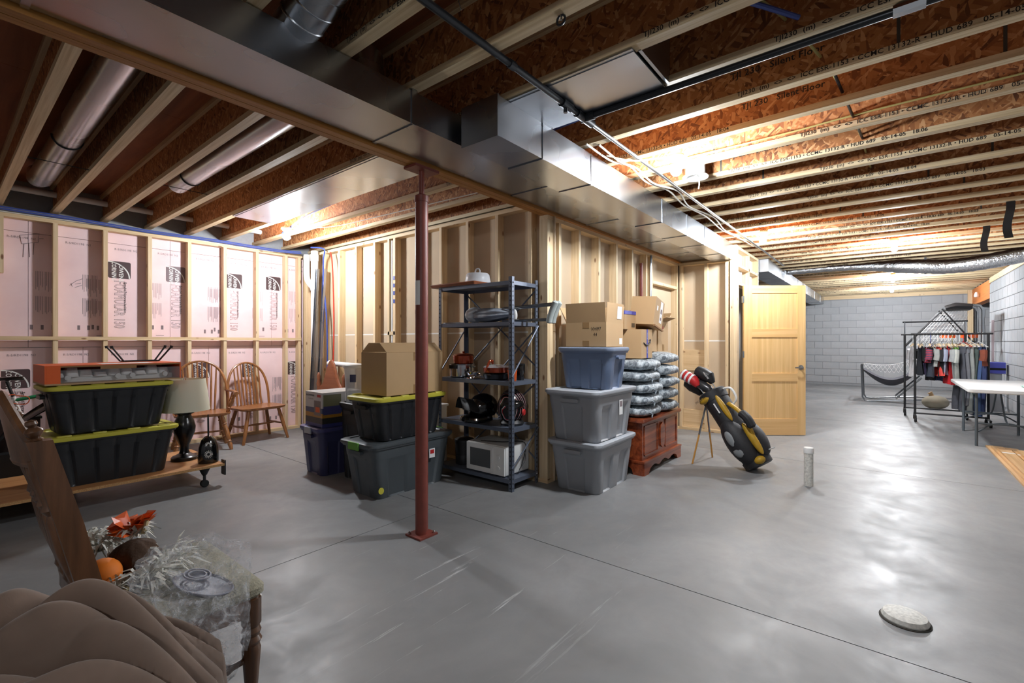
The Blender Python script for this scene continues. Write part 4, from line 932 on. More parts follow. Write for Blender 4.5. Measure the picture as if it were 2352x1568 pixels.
gpart('gold_panel', MB().at((cs * .09, .06, .60)).sphere((0, 0, 0), (.024, .024, .15), 14, 10), gold)
gpart('gold_base_panel', MB().at((cs * .075, .06, .02)).sphere((0, 0, 0), (.045, .045, .04), 14, 8), gold)
st_ = gpart('shoulder_strap', MB().tube(smoothpath([(cs * .06, .10, .62), (cs * .1, .15, .52), (cs * .11, .17, .42), (cs * .1, .15, .30), (cs * .06, .12, .22)], 4), [.017] * 17, 8), gold)
gpart('strap_pad', MB().tube(smoothpath([(cs * .11, .165, .48), (cs * .115, .185, .40), (cs * .105, .175, .30)], 4), [.02] + [.034] * 7 + [.02], 10), fab, st_)
gpart('grab_handle', MB().tube(smoothpath([(0, .095, LG - .02), (0, .16, LG - .06), (0, .155, LG - .17), (0, .10, LG - .21)], 5), .010, 8), 'white')
gpart('rod', MB().tube([(cs * .02, .14, .07), (cs * -.09, .14, .07)], .006, 6), 'satin')
for f in ((4.985, 1.585, 0), (5.40, 1.50, 0)):
    top = GM @ Vector((0, -.095, LG - .06)) + Vector((5.11, .985, 0)); f = Vector(f); md = top.lerp(f, .52)
    part('stand_leg', MB().cyl(top - Vector((5.11, .985, 0)), md - Vector((5.11, .985, 0)), .010, n=8), 'satin', gb); part('leg_sleeve', MB().cyl(md - Vector((5.11, .985, 0)), f - Vector((5.11, .985, 0)), .009, n=8), mat('tan leg', (190, 136, 60), .5), gb)
letter('bag_lettering', 'Wilson', .045, 'ink', gb, GM @ Vector((cs * .128, .0, LG - .05)), sy_ * -cs if False else (sx_ * 0 + sy_ * -1), ax, world=False)
gpart('logo_patch', MB().at((cs * .118, .02, .62)).box(-.002, .002, -.005, .005, -.05, .06), 'label')
hk = [('driver_cover', (.03, .05), .26, .055, 'black', 'black knitted club head cover with white lettering, topmost in the golf bag'),
      ('red_cover', (.075, -.01), .30, .045, 'red', 'red white and black striped club head cover in the golf bag'),
      ('wood_cover', (-.01, -.06), .24, .05, 'black', 'smooth black club head cover hanging lowest from the golf bag'),
      ('iron_cover', (.05, .02), .15, .04, 'darkpan', 'dark grey iron club head at the mouth of the golf bag')]
for i, (nm, (ox, oy), ext, r, mm, lb) in enumerate(hk):
    base = GM @ Vector((cs * ox, oy, LG - .25)) + Vector((5.11, .985, 0))
    c = thing('golf_club', lb, 'golf club', base)
    head = GM @ Vector((cs * ox * 1.5, oy * 1.6, LG + ext - .12)) + Vector((5.11, .985, 0)) - base; tip = head + (ax * .13 - sy_ * .07)
    part('shaft', MB().cyl((0, 0, 0), head, .006, n=8), 'satin', c)
    part('head_cover', MB().tube([head - ax * .07, head - ax * .04, head, head + (tip - head) * .5, tip, tip + (tip - head) * .15], [.026, .042, r * 1.2, r * 1.3, r, r * .25], 14), mm, c)
    if i == 1:
        for q in (.1, .45, .8): part('stripe', MB().tube([head + (tip - head) * q, head + (tip - head) * (q + .14)], r * 1.32, 14), 'label', c)
    if i == 0: letter('lettering', 'Wilson', .03, 'label', c, head + sx_ * cs * (r * 1.3 + .003) - ax * .03, ax, sy_ * cs * -1 if False else sy_, world=False)
# ================================================================== LEFT SIDE
dl = thing('platform_dolly', 'low plywood platform on black casters carrying the stacked totes', 'dolly', (.9, 5.0, 0))
part('deck', MB().box(-.35, 1.63, 4.60, 5.45, .175, .197), 'plyboard', dl, world=True)
part('deck_edge', MB().box(-.35, 1.631, 4.597, 4.60, .176, .196), 'plyedge', dl, world=True)
for (x, y) in ((1.50, 4.68), (1.50, 5.35), (-.2, 4.68), (-.2, 5.35)):
    c = part('caster', MB().at((x, y, 0)).lathe([(.045, .175), (.045, .165), (.02, .11), (.012, .10), (.012, .06)], 14), 'black', dl, world=True)
    part('wheel', MB().at((x, y - .0, .032), (PI / 2, 0, 0)).lathe([(.026, -.02), (.032, -.014), (.032, .014), (.026, .02)], 16), 'rubber', c)
br = MB(); br.box(1.632, 1.642, 4.60, 4.68, .09, .22); part('corner_bracket', br, 'darkpan', dl, world=True)
part('bracket_slot', MB().box(1.631, 1.6435, 4.62, 4.66, .185, .20), 'dark', dl, world=True)
tote('lower black ribbed tote with yellow lid on the plywood platform', (.90, 4.92, .1975), .03, .80, .47, .385, 'blackpl', 'yellow', 'ribbed')
tote('upper black ribbed tote under the orange display carton', (.885, 4.92, .5925), .03, .76, .46, .36, 'blackpl', 'yellow', 'ribbed')
ob = thing('display_carton', 'shallow orange carton with a clear window and moulded packing on the stacked totes', 'carton', (.905, 4.90, .962), .03)
part('base', MB().box(-.45, .45, -.23, .23, 0, .012), 'card', ob)
part('top', MB().box(-.45, .45, -.225, .23, .138, .143), 'orange', ob); part('back', MB().box(-.45, .45, .222, .23, .012, .138), 'orange', ob)
part('end_panel', MB().box(.44, .45, -.228, .222, .012, .138), 'orange', ob)
part('end_panel', MB().box(-.45, -.44, -.228, .222, .012, .138).box(-.44, -.36, -.229, -.226, .012, .138), 'orange', ob)
part('frame_edge', MB().box(-.36, .44, -.229, -.227, .128, .138).box(-.12, .12, -.229, -.227, .108, .128), 'cardin', ob)
pk = MB().box(-.42, .42, -.10, .2, .013, .05)
for i in range(9): pk.at((-.36 + .09 * i, -.06 + .01 * (i % 3), .05)).loft([rrect(.085, .14, .02, 0, 3), rrect(.07, .10, .02, .03 + .02 * ((i * 5) % 3), 3)])
pk.at(); 
for x in (-.40, -.30, .02, .12, .36): pk.at((x, -.11, .045), (PI / 2, 0, 0)).lathe([(.022, 0), (.02, .02), (.001, .022)], 12)
part('moulded_packing', pk, 'styro', ob)
part('window_film', MB().box(-.36, .44, -.2285, -.2275, .014, .108), 'film', ob); ob.scale = (.92, 1, 1)
part('top_print', MB().box(-.1, .25, -.2, .0, .1431, .1438), 'label', ob)
sl = thing('stool_legs', 'small black metal stand with four upturned legs on the orange carton', 'metal stand', (1.12, 5.02, 1.1055))
part('frame', MB().tube([(-.12, -.06, .008), (.12, -.06, .008), (.12, .06, .008), (-.12, .06, .008)], .006, 6, True), 'black', sl)
for (x, y) in ((-.12, -.06), (.12, -.06), (-.12, .06), (.12, .06)):
    l = part('leg', MB().cyl((x, y, .008), (x * 1.7, y * 1.5, .13), .007, n=8), 'black', sl); part('foot', MB().cyl((x * 1.68, y * 1.48, .118), (x * 1.72, y * 1.52, .138), .011, n=8), 'rubber', l)
# lamp
lm = thing('table_lamp', 'turned black table lamp with a cream drum shade on the platform', 'lamp', (1.45, 5.03, .198))
part('base', MB().lathe([(.085, 0), (.085, .02), (.075, .03), (.06, .034), (.035, .05), (.028, .07), (.03, .11), (.05, .16), (.068, .21), (.072, .25), (.06, .30), (.045, .33), (.043, .345), (.062, .352), (.06, .366), (.03, .376), (.015, .385), (.015, .42)], 26), mat('black satin lamp', (22, 22, 24), .25), lm)
part('shade', MB().lathe([(.165, .375), (.135, .615), (.132, .615), (.162, .375)], 36, False), 'shade', lm)
part('harp', MB().tube(smoothpath([(0, .02, .40), (0, .06, .48), (0, .03, .60), (0, 0, .625), (0, -.03, .60), (0, -.06, .48), (0, -.02, .40)], 4), .003, 6), 'steel', lm)
part('cord', MB().tube(smoothpath([(.02, .06, .006), (.10, .14, .004), (.2, .10, .004), (.16, .2, .004)], 5), .0035, 6), 'black', lm)
# black domed brush holder with silver print
bh = thing('domed_brush_holder', 'gloss black domed holder with silver print and thin rod on the platform corner', 'brush holder', (1.55, 4.74, .198))
part('body', MB().at((0, 0, 0), (0, 0, 0), (1, .8, 1)).lathe([(.062, 0), (.066, .01), (.066, .06), (.06, .11), (.045, .155), (.022, .18), (.001, .187)], 26), 'gloss', bh)
part('rod', MB().tube([(0, 0, .18), (-.002, 0, .30), (-.002, 0, .33)], [.006, .006, .003], 8), 'black', bh)
ct = Vector((-.0, 0, 0)); toc = (C0 - Vector((1.47, 4.74, .3))); th = math.atan2(toc.y, toc.x)
pr = MB()
for i in range(14):
    a = 2 * PI * i / 14; r0, r1 = .008, .022
    for (zc, sc) in ((.125, 1.0), (.065, 1.2)):
        pr.tube([(math.sin(a) * r0 * sc, -.056 - .0 * zc + (.012 if zc > .1 else -.002), zc + math.cos(a) * r0 * sc), (math.sin(a) * r1 * sc, -.056 + (.012 if zc > .1 else -.002), zc + math.cos(a) * r1 * sc)], .0022, 4)
part('silver_print', pr, 'styro', bh, rot=(0, 0, th + PI / 2))
# ---- windsor chairs
def turned(p0, p1, r, n=10, rings=(.25, .3, .7, .75)):
    p0, p1 = Vector(p0), Vector(p1); ts = [0, .05, .15, .22, .25, .28, .32, .5, .68, .72, .75, .78, .88, 1.0]; rs = [.65, .8, 1.0, .75, 1.1, .75, .95, 1.15, .95, .7, 1.1, .7, .9, .6]
    return MB().tube([p0.lerp(p1, t) for t in ts], [r * k for k in rs], n)
def windsor(label, loc, rotz, arms):
    t = thing('windsor_armchair' if arms else 'windsor_chair', label, 'chair', loc, rotz)      # faces local -y
    part('seat', MB().loft([[(p[0], p[1], .405) for p in rrect(.40, .38, .09, 0, 6)], [(p[0], p[1], .418) for p in rrect(.45, .43, .10, 0, 6)], [(p[0], p[1], .44) for p in rrect(.46, .44, .10, 0, 6)], [(p[0], p[1], .435) for p in rrect(.40, .38, .09, 0, 6)]]), 'oak', t)
    lg = []
    for sx in (-1, 1):
        for sy in (-1, 1):
            a = (sx * .15, sy * .14, .41); b = (sx * .225, sy * (.20 if sy < 0 else .215), 0)
            part('leg', turned(b, a, .021) if arms else MB().tube([b, Vector(b).lerp(Vector(a), .5), a], [.013, .019, .016], 10), 'oak', t)
    for sx in (-1, 1): part('stretcher', MB().tube([(sx * .19, -.172, .2), (sx * .19, 0, .2), (sx * .19, .178, .2)], [.008, .014, .008], 8), 'oak', t)
    part('stretcher', MB().tube([(-.19, 0, .2), (0, 0, .2), (.19, 0, .2)], [.008, .014, .008], 8), 'oak', t)
    hb = .56 if not arms else .60
    def bow(s): # s 0..1
        a = PI * s; w = .205 if not arms else .235
        return Vector((-w * math.cos(a) * (1.0 + .05 * math.sin(a)), .19 + .10 * (math.sin(a) ** .8), .435 + hb * (math.sin(a) ** .62)))
    part('bow', MB().tube([bow(i / 26) for i in range(27)], .013, 8), 'oak', t)
    for k in range(8):
        u = -.75 + 1.5 * k / 7; x = u * .17
        s = math.acos(max(-1, min(1, -u * .78))) / PI; e = bow(s)
        part('spindle', MB().tube([(x * .95, .185, .435), Vector((x * .95, .185, .435)).lerp(e, .45), e], [.007, .010, .006], 7), 'oak', t)
    if arms:
        for sx in (-1, 1):
            part('arm', MB().tube(smoothpath([(sx * .225, .25, .67), (sx * .265, .1, .665), (sx * .275, -.05, .66), (sx * .27, -.17, .655)], 4), [.014] * 4 + [.018] * 5 + [.022] * 4, 8), 'oak', t)
            part('arm_post', turned((sx * .2, -.10, .435), (sx * .265, -.12, .65), .018), 'oak', t)
            part('arm_spindle', MB().cyl((sx * .215, .05, .435), (sx * .265, .06, .66), .009, n=8), 'oak', t)
    return t
wch = windsor('armless bow-back oak chair beside the framed corner', (2.66, 6.40, 0), .10, False)
wac = windsor('oak windsor armchair with turned legs behind the table lamp', (2.0, 6.32, 0), -.22, True)
wch.scale = (1.28, 1.05, 1.0); wac.scale = (1.22, 1.05, 1.0); lm.scale = (1.22, 1.22, 1.2); bh.scale = (1.25, 1.25, 1.3)
# headboard, galvanised studs, dark box, bicycle
hb = thing('headboard', 'arched brown wooden headboard leaning in the corner behind the cartons', 'headboard', (3.33, 5.78, 0), PI / 2)
pts = [(-.28, 0)] + [(-.28 + .56 * i / 20, .60 + .37 * math.exp(-((i / 20 - .5) / .26) ** 2)) for i in range(21)] + [(.28, 0)]
part('panel', MB().at((0, 0, .05), (PI / 2, 0, 0)).prism(pts, -.012, .012), 'headb', hb)
part('rim', MB().tube([(p[0], -.012, p[1] + .05) for p in pts[1:-1]], .018, 8), 'headb', hb)
for s in (-1, 1): part('post', MB().at((s * .31, 0, 0)).lathe([(.03, 0), (.03, .5), (.02, .54), (.034, .58), (.022, .64), (.03, .70), (.018, .76), (.026, .80), (.012, .85), (.001, .86)], 14), 'headb', hb)
for i, (x, y) in enumerate(((3.26, 6.21), (3.31, 6.11))):
    g = MB(); A = Vector((x, y, 0)); Bt = Vector((x + .13, y + .02, 2.35))
    g.box(-.02, .02, -.0175, -.016, 0, 2.30); g.box(-.02, -.0185, -.0175, .0175, 0, 2.30); g.box(.0185, .02, -.0175, .0175, 0, 2.30)
    q = (Bt - A).to_track_quat('Z', 'Y'); o = solo('metal_stud', g, 'galv', ('galvanised metal stud leaning in the corner, nearer the foam wall', 'galvanised metal stud leaning in the corner behind the headboard')[i], 'metal stud', A); o.rotation_mode = 'QUATERNION'; o.rotation_quaternion = q
dk = thing('dark_crate', 'dark brown crate on the floor behind the chair finial', 'crate', (.33, 5.78, 0)); part('body', MB().box(-.2, .25, -.12, .12, 0, .62), mat('dark brown board', (52, 36, 32), .4), dk); part('lid', MB().box(-.21, .26, -.13, .13, .62, .64), M['dark brown board'] if 'dark brown board' in M else 'black', dk)
bsd = thing('black_shell', 'curved black plastic shell propped behind the upper black tote', 'plastic shell', (.50, 5.52, 0))
part('shell', MB().grid(lambda u, v: (-.22 + .5 * v, .10 * math.sin(PI * u) - .05, .35 + .55 * (v ** .55) * (1 - .3 * abs(u - .5)) + 0 * u), 10, 14).grid(lambda u, v: (-.22 + .5 * v, .10 * math.sin(PI * (1 - u)) - .03, .35 + .53 * (v ** .55) * (1 - .3 * abs(u - .5))), 10, 14), 'gloss', bsd)
part('support', MB().box(-.2, .28, -.06, .06, 0, .38), 'black', bsd)
bk = thing('bicycle', 'white and green bicycle with a black saddle at the left edge of the picture', 'bicycle', (.35, 6.12, 0))
RC, FC = Vector((-.15, 0, .33)), Vector((.90, 0, .33)); BB = Vector((.28, 0, .28)); SE = Vector((.13, 0, .86)); HT = Vector((.74, 0, .86)); HB_ = Vector((.78, 0, .70))
bk.location = (.30, 6.05, 0)
gm = mat('green frame', (40, 130, 84), .3)
for c, nm in ((RC, 'rear_wheel'), (FC, 'front_wheel')):
    w_ = part(nm, MB().tube([(c.x + .31 * math.cos(a), 0, c.z + .31 * math.sin(a)) for a in [2 * PI * i / 36 for i in range(36)]], .02, 8, True), 'rubber', bk)
    part('rim', MB().tube([(c.x + .285 * math.cos(a), 0, c.z + .285 * math.sin(a)) for a in [2 * PI * i / 36 for i in range(36)]], .01, 6, True), 'satin', w_)
    sp_ = MB()
    for i in range(20): sp_.tube([(c.x, 0, c.z), (c.x + .28 * math.cos(i * PI / 10), 0, c.z + .28 * math.sin(i * PI / 10))], .0012, 4)
    part('spoke_set', sp_, 'steel', w_)
for a, b, m_, nm in ((BB, SE + (BB - SE) * .12, 'white', 'seat_tube'), (SE + (BB - SE) * .18, HT, gm, 'top_tube'), (BB, HB_, gm, 'down_tube'), (RC, BB, 'white', 'chain_stay'), (RC, SE + (BB - SE) * .15, 'white', 'seat_stay'), (HT + Vector((-.01, 0, .05)), HB_, 'white', 'head_tube'), (HB_, FC, 'white', 'fork')): part(nm, MB().cyl(a, b, .016, n=10), m_, bk)
part('seat_post', MB().cyl(SE + (BB - SE) * .12, SE + Vector((-.02, 0, .07)), .012, n=10), 'black', bk)
part('saddle', MB().loft([[(x, y * w_, z + .95 + .0 * y) for (y, z) in [(math.cos(q), .018 * math.sin(q)) for q in [2 * PI * i / 12 for i in range(12)]]] for (x, w_, ) in ((-.06, .02), (-.05, .065), (.0, .07), (.06, .045), (.12, .025), (.20, .02), (.215, .008))]), 'gloss', bk)
part('saddle_bag', MB().sphere((-.06, 0, .86), (.07, .04, .06), 14, 10), 'black', bk)
part('handlebar', MB().tube(smoothpath([(.70, -.26, .97), (.74, -.12, .95), (.74, .12, .95), (.70, .26, .97)], 4), .012, 8), 'black', bk)
part('stem', MB().cyl(HT + Vector((-.01, 0, .05)), (.735, 0, .95), .014, n=8), 'black', bk)
part('cable_loop', MB().tube(smoothpath([(.16, -.03, .80), (.24, -.05, .78), (.22, -.05, .72), (.10, -.04, .75), (.05, -.03, .80), (.16, -.03, .81)], 5), .004, 6), 'orange', bk)
part('crank', MB().at((.28, -.03, .28), (PI / 2, 0, 0)).lathe([(.09, 0), (.09, .004), (.02, .01)], 24).at().cyl((.28, -.05, .28), (.36, -.05, .14), .009, n=8), 'darkpan', bk)
# ================================================================== FOREGROUND
dc = thing('dining_chair', 'dark wooden dining chair with woven tan seat in the left foreground', 'chair', (.48, 1.9, 0))
sf = mat('woven tan upholstery', (150, 146, 128), .9, var=.25, vs=120, bmp=.5, bs=160)
# seat cushion and apron (x: back .27 -> front .70)
def trap(z, g, n=5):
    xb, xf = .27 - g, .70 + g; yb0, yb1, yf0, yf1 = 1.66 - g, 2.10 + g, 1.615 - g, 2.165 + g; r = .05
    P = [(xf, yf0), (xf, yf1), (xb, yb1), (xb, yb0)]; out = []
    for i in range(4):
        a, b, c = Vector(P[i - 1]), Vector(P[i]), Vector(P[(i + 1) % 4])
        u = (a - b).normalized() * r; w_ = (c - b).normalized() * r
        for k in range(n + 1):
            t = k / n; q = (b + u) * (1 - t) ** 2 + b * 2 * t * (1 - t) + (b + w_) * t * t; out.append((q.x, q.y, z))
    return out
part('seat_cushion', MB().loft([trap(.435, -.004), trap(.445, .004), trap(.465, .004), trap(.482, -.012), trap(.492, -.05), trap(.495, -.12)]), sf, dc, world=True)
ap = MB().loft([trap(.375, -.006), trap(.436, -.004)]); part('apron', ap, 'walnut', dc, world=True)
TL = [(.014, 0), (.018, .03), (.021, .06), (.017, .1), (.026, .22), (.029, .26), (.024, .275), (.032, .29), (.024, .305), (.03, .32), (.024, .335), (.03, .345), (.03, .43)]
for (x, y) in ((.665, 1.648), (.665, 2.13)): part('front_leg', MB().at((x, y, 0)).lathe(TL, 18), 'walnut', dc, world=True)
POSTS = ((.30, 1.672), (.30, 2.088))
for (x, y) in POSTS:
    f = y
    def sq(cx, z, w_=.022, d=.026): return [(cx - d, f - w_, z), (cx + d, f - w_, z), (cx + d, f + w_, z), (cx - d, f + w_, z)]
    po = part('back_post', MB().loft([sq(x - .10, 0, .016, .016), sq(x - .02, .2), sq(x, .42), sq(x - .02, .55), sq(x - .075, .80), sq(x - .132, 1.03, .02, .024)]), 'walnut', dc, world=True)
    part('finial', MB().at((x - .136, f, 1.028), (0, -.2, 0), (.62, .62, .62)).lathe([(.02, 0), (.024, .006), (.014, .014), (.026, .03), (.03, .042), (.024, .052), (.012, .06), (.02, .072), (.018, .084), (.001, .092)], 16), 'walnut', po)
# crest rail: tall in the middle, bowed back
def crest(u, v):
    y = 1.69 + .38 * u; c = math.sin(PI * u); return (.185 - .05 * c - .03 * v, y, .955 + .0 * c + v * (.055 + .125 * c ** 1.3))
mb = MB(); mb.grid(crest, 16, 6); mb.grid(lambda u, v: tuple(Vector(crest(1 - u, v)) + Vector((.022, 0, 0))), 16, 6)
rim = [crest(i / 15, 1) for i in range(16)] ; mb.tube([tuple(Vector(p) + Vector((.011, 0, 0))) for p in rim], .0125, 8); mb.tube([tuple(Vector(crest(i / 15, 0)) + Vector((.011, 0, 0))) for i in range(16)], .0125, 8)
part('crest_rail', mb, 'walnut', dc, world=True)
part('lower_rail', MB().box(.255, .28, 1.69, 2.07, .50, .55), 'walnut', dc, world=True)
for i in range(5):
    y = 1.735 + .0725 * i; a = Vector((.27, y, .55)); b = Vector((.165, y, .97))
    ts = [0, .06, .1, .14, .4, .6, .64, .68, .72, .9, 1]; rs = [.014, .018, .022, .016, .024, .020, .014, .022, .014, .018, .013]
    part('spindle', MB().tube([a.lerp(b, t) for t in ts], rs, 12), 'walnut', dc, world=True)
for (p0, p1) in (((.665, 1.648, .23), (.21, 1.67, .19)), ((.665, 2.13, .23), (.21, 2.09, .19)), ((.45, 1.66, .21), (.45, 2.11, .21))):
    p0, p1 = Vector(p0), Vector(p1); part('stretcher', MB().tube([p0, p0.lerp(p1, .12), p0.lerp(p1, .16), p0.lerp(p1, .2), p0.lerp(p1, .5), p0.lerp(p1, .8), p0.lerp(p1, .84), p0.lerp(p1, .88), p1], [.009, .011, .017, .011, .015, .011, .017, .011, .009], 10), 'walnut', dc, world=True)
# ---- brown blanket heap on a hassock
suede = mat('brown suede blanket', (98, 81, 70), .9, var=.12, vs=5, c2=(114, 95, 83), sheen=.15)
bx, by = .10, 1.24
def heap(u, v):
    a = 2 * PI * u; r = v
    R = .37 * (1 + .08 * math.sin(3 * a + 1) + .05 * math.sin(5 * a))
    x = r * R * math.cos(a) * 1.0; y = r * R * math.sin(a) * .92
    h = .80 - .33 * r ** 1.5 - (.50 * max(0, r - .86) / .14 if r > .86 else 0)
    q = Vector((x * 3.2, y * 3.2, .3)); n = mnoise.noise(q) * .07
    f = math.sin(52 * (x * .42 + y * .9) + 4.2 * mnoise.noise(Vector((x * 3, y * 3, 2)))); f2 = math.sin(24 * (x * .1 + y * .99) + 5 * mnoise.noise(Vector((x * 2.5, y * 2.5, 7))))
    w_ = min(1, (1 - r) * 6 + .3)
    return (bx + x, by + y, max(.0, h + (n + .058 * abs(f) ** .6 * (.45 + 1.3 * abs(mnoise.noise(Vector((x * 4, y * 4, 11))))) + .022 * abs(f2) ** .8 - .045) * w_))
solo('comforter', MB().grid(heap, 260, 140, True), suede, 'crumpled brown suede comforter heaped in the lower left foreground', 'blanket')
# ---- scarecrow decoration and plastic bag on the seat
raf = mat('pale raffia', (226, 225, 216), .8); strawm = mat('straw', (176, 158, 118), .8)
scw = thing('scarecrow_decoration', 'straw scarecrow decoration with orange petals and a brown cloth pumpkin on the chair seat', 'decoration', (.40, 1.86, .497))
def pump(u, v):
    a = 2 * PI * u; th = PI * v; r = .075 * (1 - .16 * abs(math.cos(4 * a + .5 * math.sin(3 * th))) + .05 * math.sin(7 * a))
    return (r * math.sin(th) * math.cos(a), r * math.sin(th) * math.sin(a) * .95, .072 - .066 * math.cos(th))
SO = Vector((.40, 1.86, .497))
part('cloth_pumpkin', MB().at(ond(310, 1283, 1.60) - SO - Vector((0, 0, .072)), (0, 0, 0), (1.05, 1.05, 1)).grid(pump, 40, 18, True), mat('brown cloth', (74, 52, 36), .85, bmp=.4, bs=40), scw)
rr = random.Random(5)
def petals(c, n, r, seed):
    b = MB(); q = random.Random(seed)
    for i in range(n):
        a = 2 * PI * i / n + q.uniform(-.2, .2); t = q.uniform(.1, .9); d = Vector((math.cos(a) * math.cos(t), math.sin(a) * math.cos(t), math.sin(t))); s = d.cross(Vector((0, 0, 1))).normalized(); p = Vector(c)
        l = r * q.uniform(.8, 1.1); w_ = r * .5
        b.add([p + d * .2 * l - s * w_ * .3, p + d * .2 * l + s * w_ * .3, p + d * l + s * w_ * .7 + Vector((0, 0, .01)), p + d * l - s * w_ * .7, p + d * .6 * l + Vector((0, 0, .02))], [(0, 1, 4), (1, 2, 4), (2, 3, 4), (3, 0, 4)])
    return b
part('orange_petals', petals(ond(305, 1225, 1.70) - SO, 16, .085, 2), 'orange', scw)
orp = mat('orange felt', (232, 124, 26), .7)
part('orange_cap', MB().at(ond(238, 1318, 1.50) - SO, (.4, .2, 0)).sphere((0, 0, 0), (.05, .055, .045), 14, 10), orp, scw)
def tuft(c, n, l, seed, spread=1.0):
    b = MB(); q = random.Random(seed)
    for i in range(n):
        a = q.uniform(0, 2 * PI); t = q.uniform(-.1, 1.0); d = Vector((math.cos(a) * math.cos(t), math.sin(a) * math.cos(t), math.sin(t) * .8)); s = d.cross(Vector((q.uniform(-1, 1), q.uniform(-1, 1), 1))).normalized()
        p = Vector(c) + Vector((q.uniform(-1, 1), q.uniform(-1, 1), 0)) * .02; L = l * q.uniform(.5, 1.1); w_ = q.uniform(.003, .007); m_ = p + d * L * .55 + Vector((0, 0, .012)); e = p + d * L - Vector((0, 0, .02))
        b.add([p - s * w_ * .6, p + s * w_ * .6, m_ + s * w_, m_ - s * w_, e + s * w_ * .3, e - s * w_ * .3], [(0, 1, 2, 3), (3, 2, 4, 5)])
    return b
for c, n, l, sd in ((ond(232, 1262, 1.62) - SO, 90, .10, 1), (ond(310, 1228, 1.69) - SO, 60, .085, 2), (ond(340, 1335, 1.52) - SO, 110, .12, 3), (ond(262, 1372, 1.45) - SO, 80, .10, 4), (ond(385, 1290, 1.62) - SO, 80, .13, 5), (ond(205, 1240, 1.70) - SO, 50, .08, 6)):
    o = part('raffia_tuft', tuft(c, n, l, sd), raf, scw); o['kind'] = 'stuff'
for p0, p1 in ((ond(262, 1372, 1.45) - SO, ond(325, 1430, 1.38) - SO), (ond(250, 1370, 1.45) - SO, ond(262, 1425, 1.38) - SO), (ond(290, 1350, 1.45) - SO, ond(287, 1425, 1.38) - SO), (ond(330, 1225, 1.68) - SO, ond(337, 1190, 1.70) - SO)): part('stick', MB().cyl(p0, p1, .008, n=8), strawm, scw)
bagm, bt, bb = nt('crinkled clear plastic'); bb.inputs['Base Color'].default_value = (.9, .92, .96, 1); bb.inputs['Roughness'].default_value = .12
tr = nd(bt, 'ShaderNodeBsdfTransparent'); ms_ = nd(bt, 'ShaderNodeMixShader'); v = coords(bt); n_ = noise(bt, v, 22, 5, .7, 1.2)
bt.links.new(ramp(bt, n_, [(.40, (.05, .05, .05, 1)), (.56, (.22, .22, .22, 1)), (.68, (.65, .65, .65, 1))]), ms_.inputs[0]); bt.links.new(tr.outputs[0], ms_.inputs[1]); bt.links.new(bb.outputs[0], ms_.inputs[2])
bt.links.new(ms_.outputs[0], bt.nodes['Material Output'].inputs['Surface']); bump(bt, bb, n_, 1.0, .03)
def bagf(u, v):
    a = 2 * PI * u; th = PI * (.02 + .96 * v); n = mnoise.noise(Vector((math.cos(a) * 2, math.sin(a) * 2, v * 5))) ; n2 = mnoise.noise(Vector((math.cos(a) * 6, math.sin(a) * 6, v * 14)))
    r = 1 + .22 * n + .10 * n2
    x, y, z = .15 * r * math.sin(th) * math.cos(a), 19e-2 * r * math.sin(th) * math.sin(a), .075 * r * math.cos(th)
    X, Y = .52 + x, 1.70 + y
    Z = .565 + z
    ov = max(0, 1.61 - Y)
    Z -= ov * 2.2
    return (X, Y, max(Z, .5) if Y > 1.6 else Z)
pbg = thing('plastic_bag', 'crinkled clear plastic bag spilling over the front corner of the dining chair seat', 'plastic bag', (.5, 1.76, .5))
part('film', MB().grid(bagf, 60, 40, True), bagm, pbg, world=True)
gi = thing('grey_tray', 'grey oval tray with looped handles inside the clear plastic bag', 'tray', (.54, 1.70, .502), rot=(.12, .06, .4)); gi.scale = (.72, .72, .6)
gtm = mat('grey lavender plastic', (120, 122, 136), .5)
part('tray', MB().at((0, 0, 0), (0, 0, 0), (.55, 1, 1)).lathe([(.14, .0), (.15, .012), (.145, .014), (.13, .006), (.001, .005)], 28), gtm, gi)
for r in (.03, .045): part('loop', MB().tube([(.02 + r * math.cos(a), .06 + r * 1.3 * math.sin(a), .03) for a in [2 * PI * i / 20 for i in range(20)]], .005, 6, True), gtm, gi)
# ================================================================== RIGHT SIDE
ps = thing('floor_pipe', 'capped white pipe stub standing up from the concrete floor', 'pipe stub', (4.88, .54, 0))
part('pipe', MB().lathe([(.036, 0), (.036, .30)], 20), 'whitepaint', ps); part('cap', MB().lathe([(.040, .29), (.041, .33), (.036, .338), (.001, .34)], 20), 'white', ps)
fc = thing('floor_cleanout', 'round speckled white cleanout cap set in the floor at lower right', 'cap', (2.80, -.066, 0))
part('cap', MB().lathe([(.085, 0), (.088, .012), (.08, .028), (.05, .034), (.001, .035)], 28), 'whitepaint', fc); part('ring', MB().lathe([(.095, 0), (.095, .004), (.088, .005)], 28), 'dirt', fc)
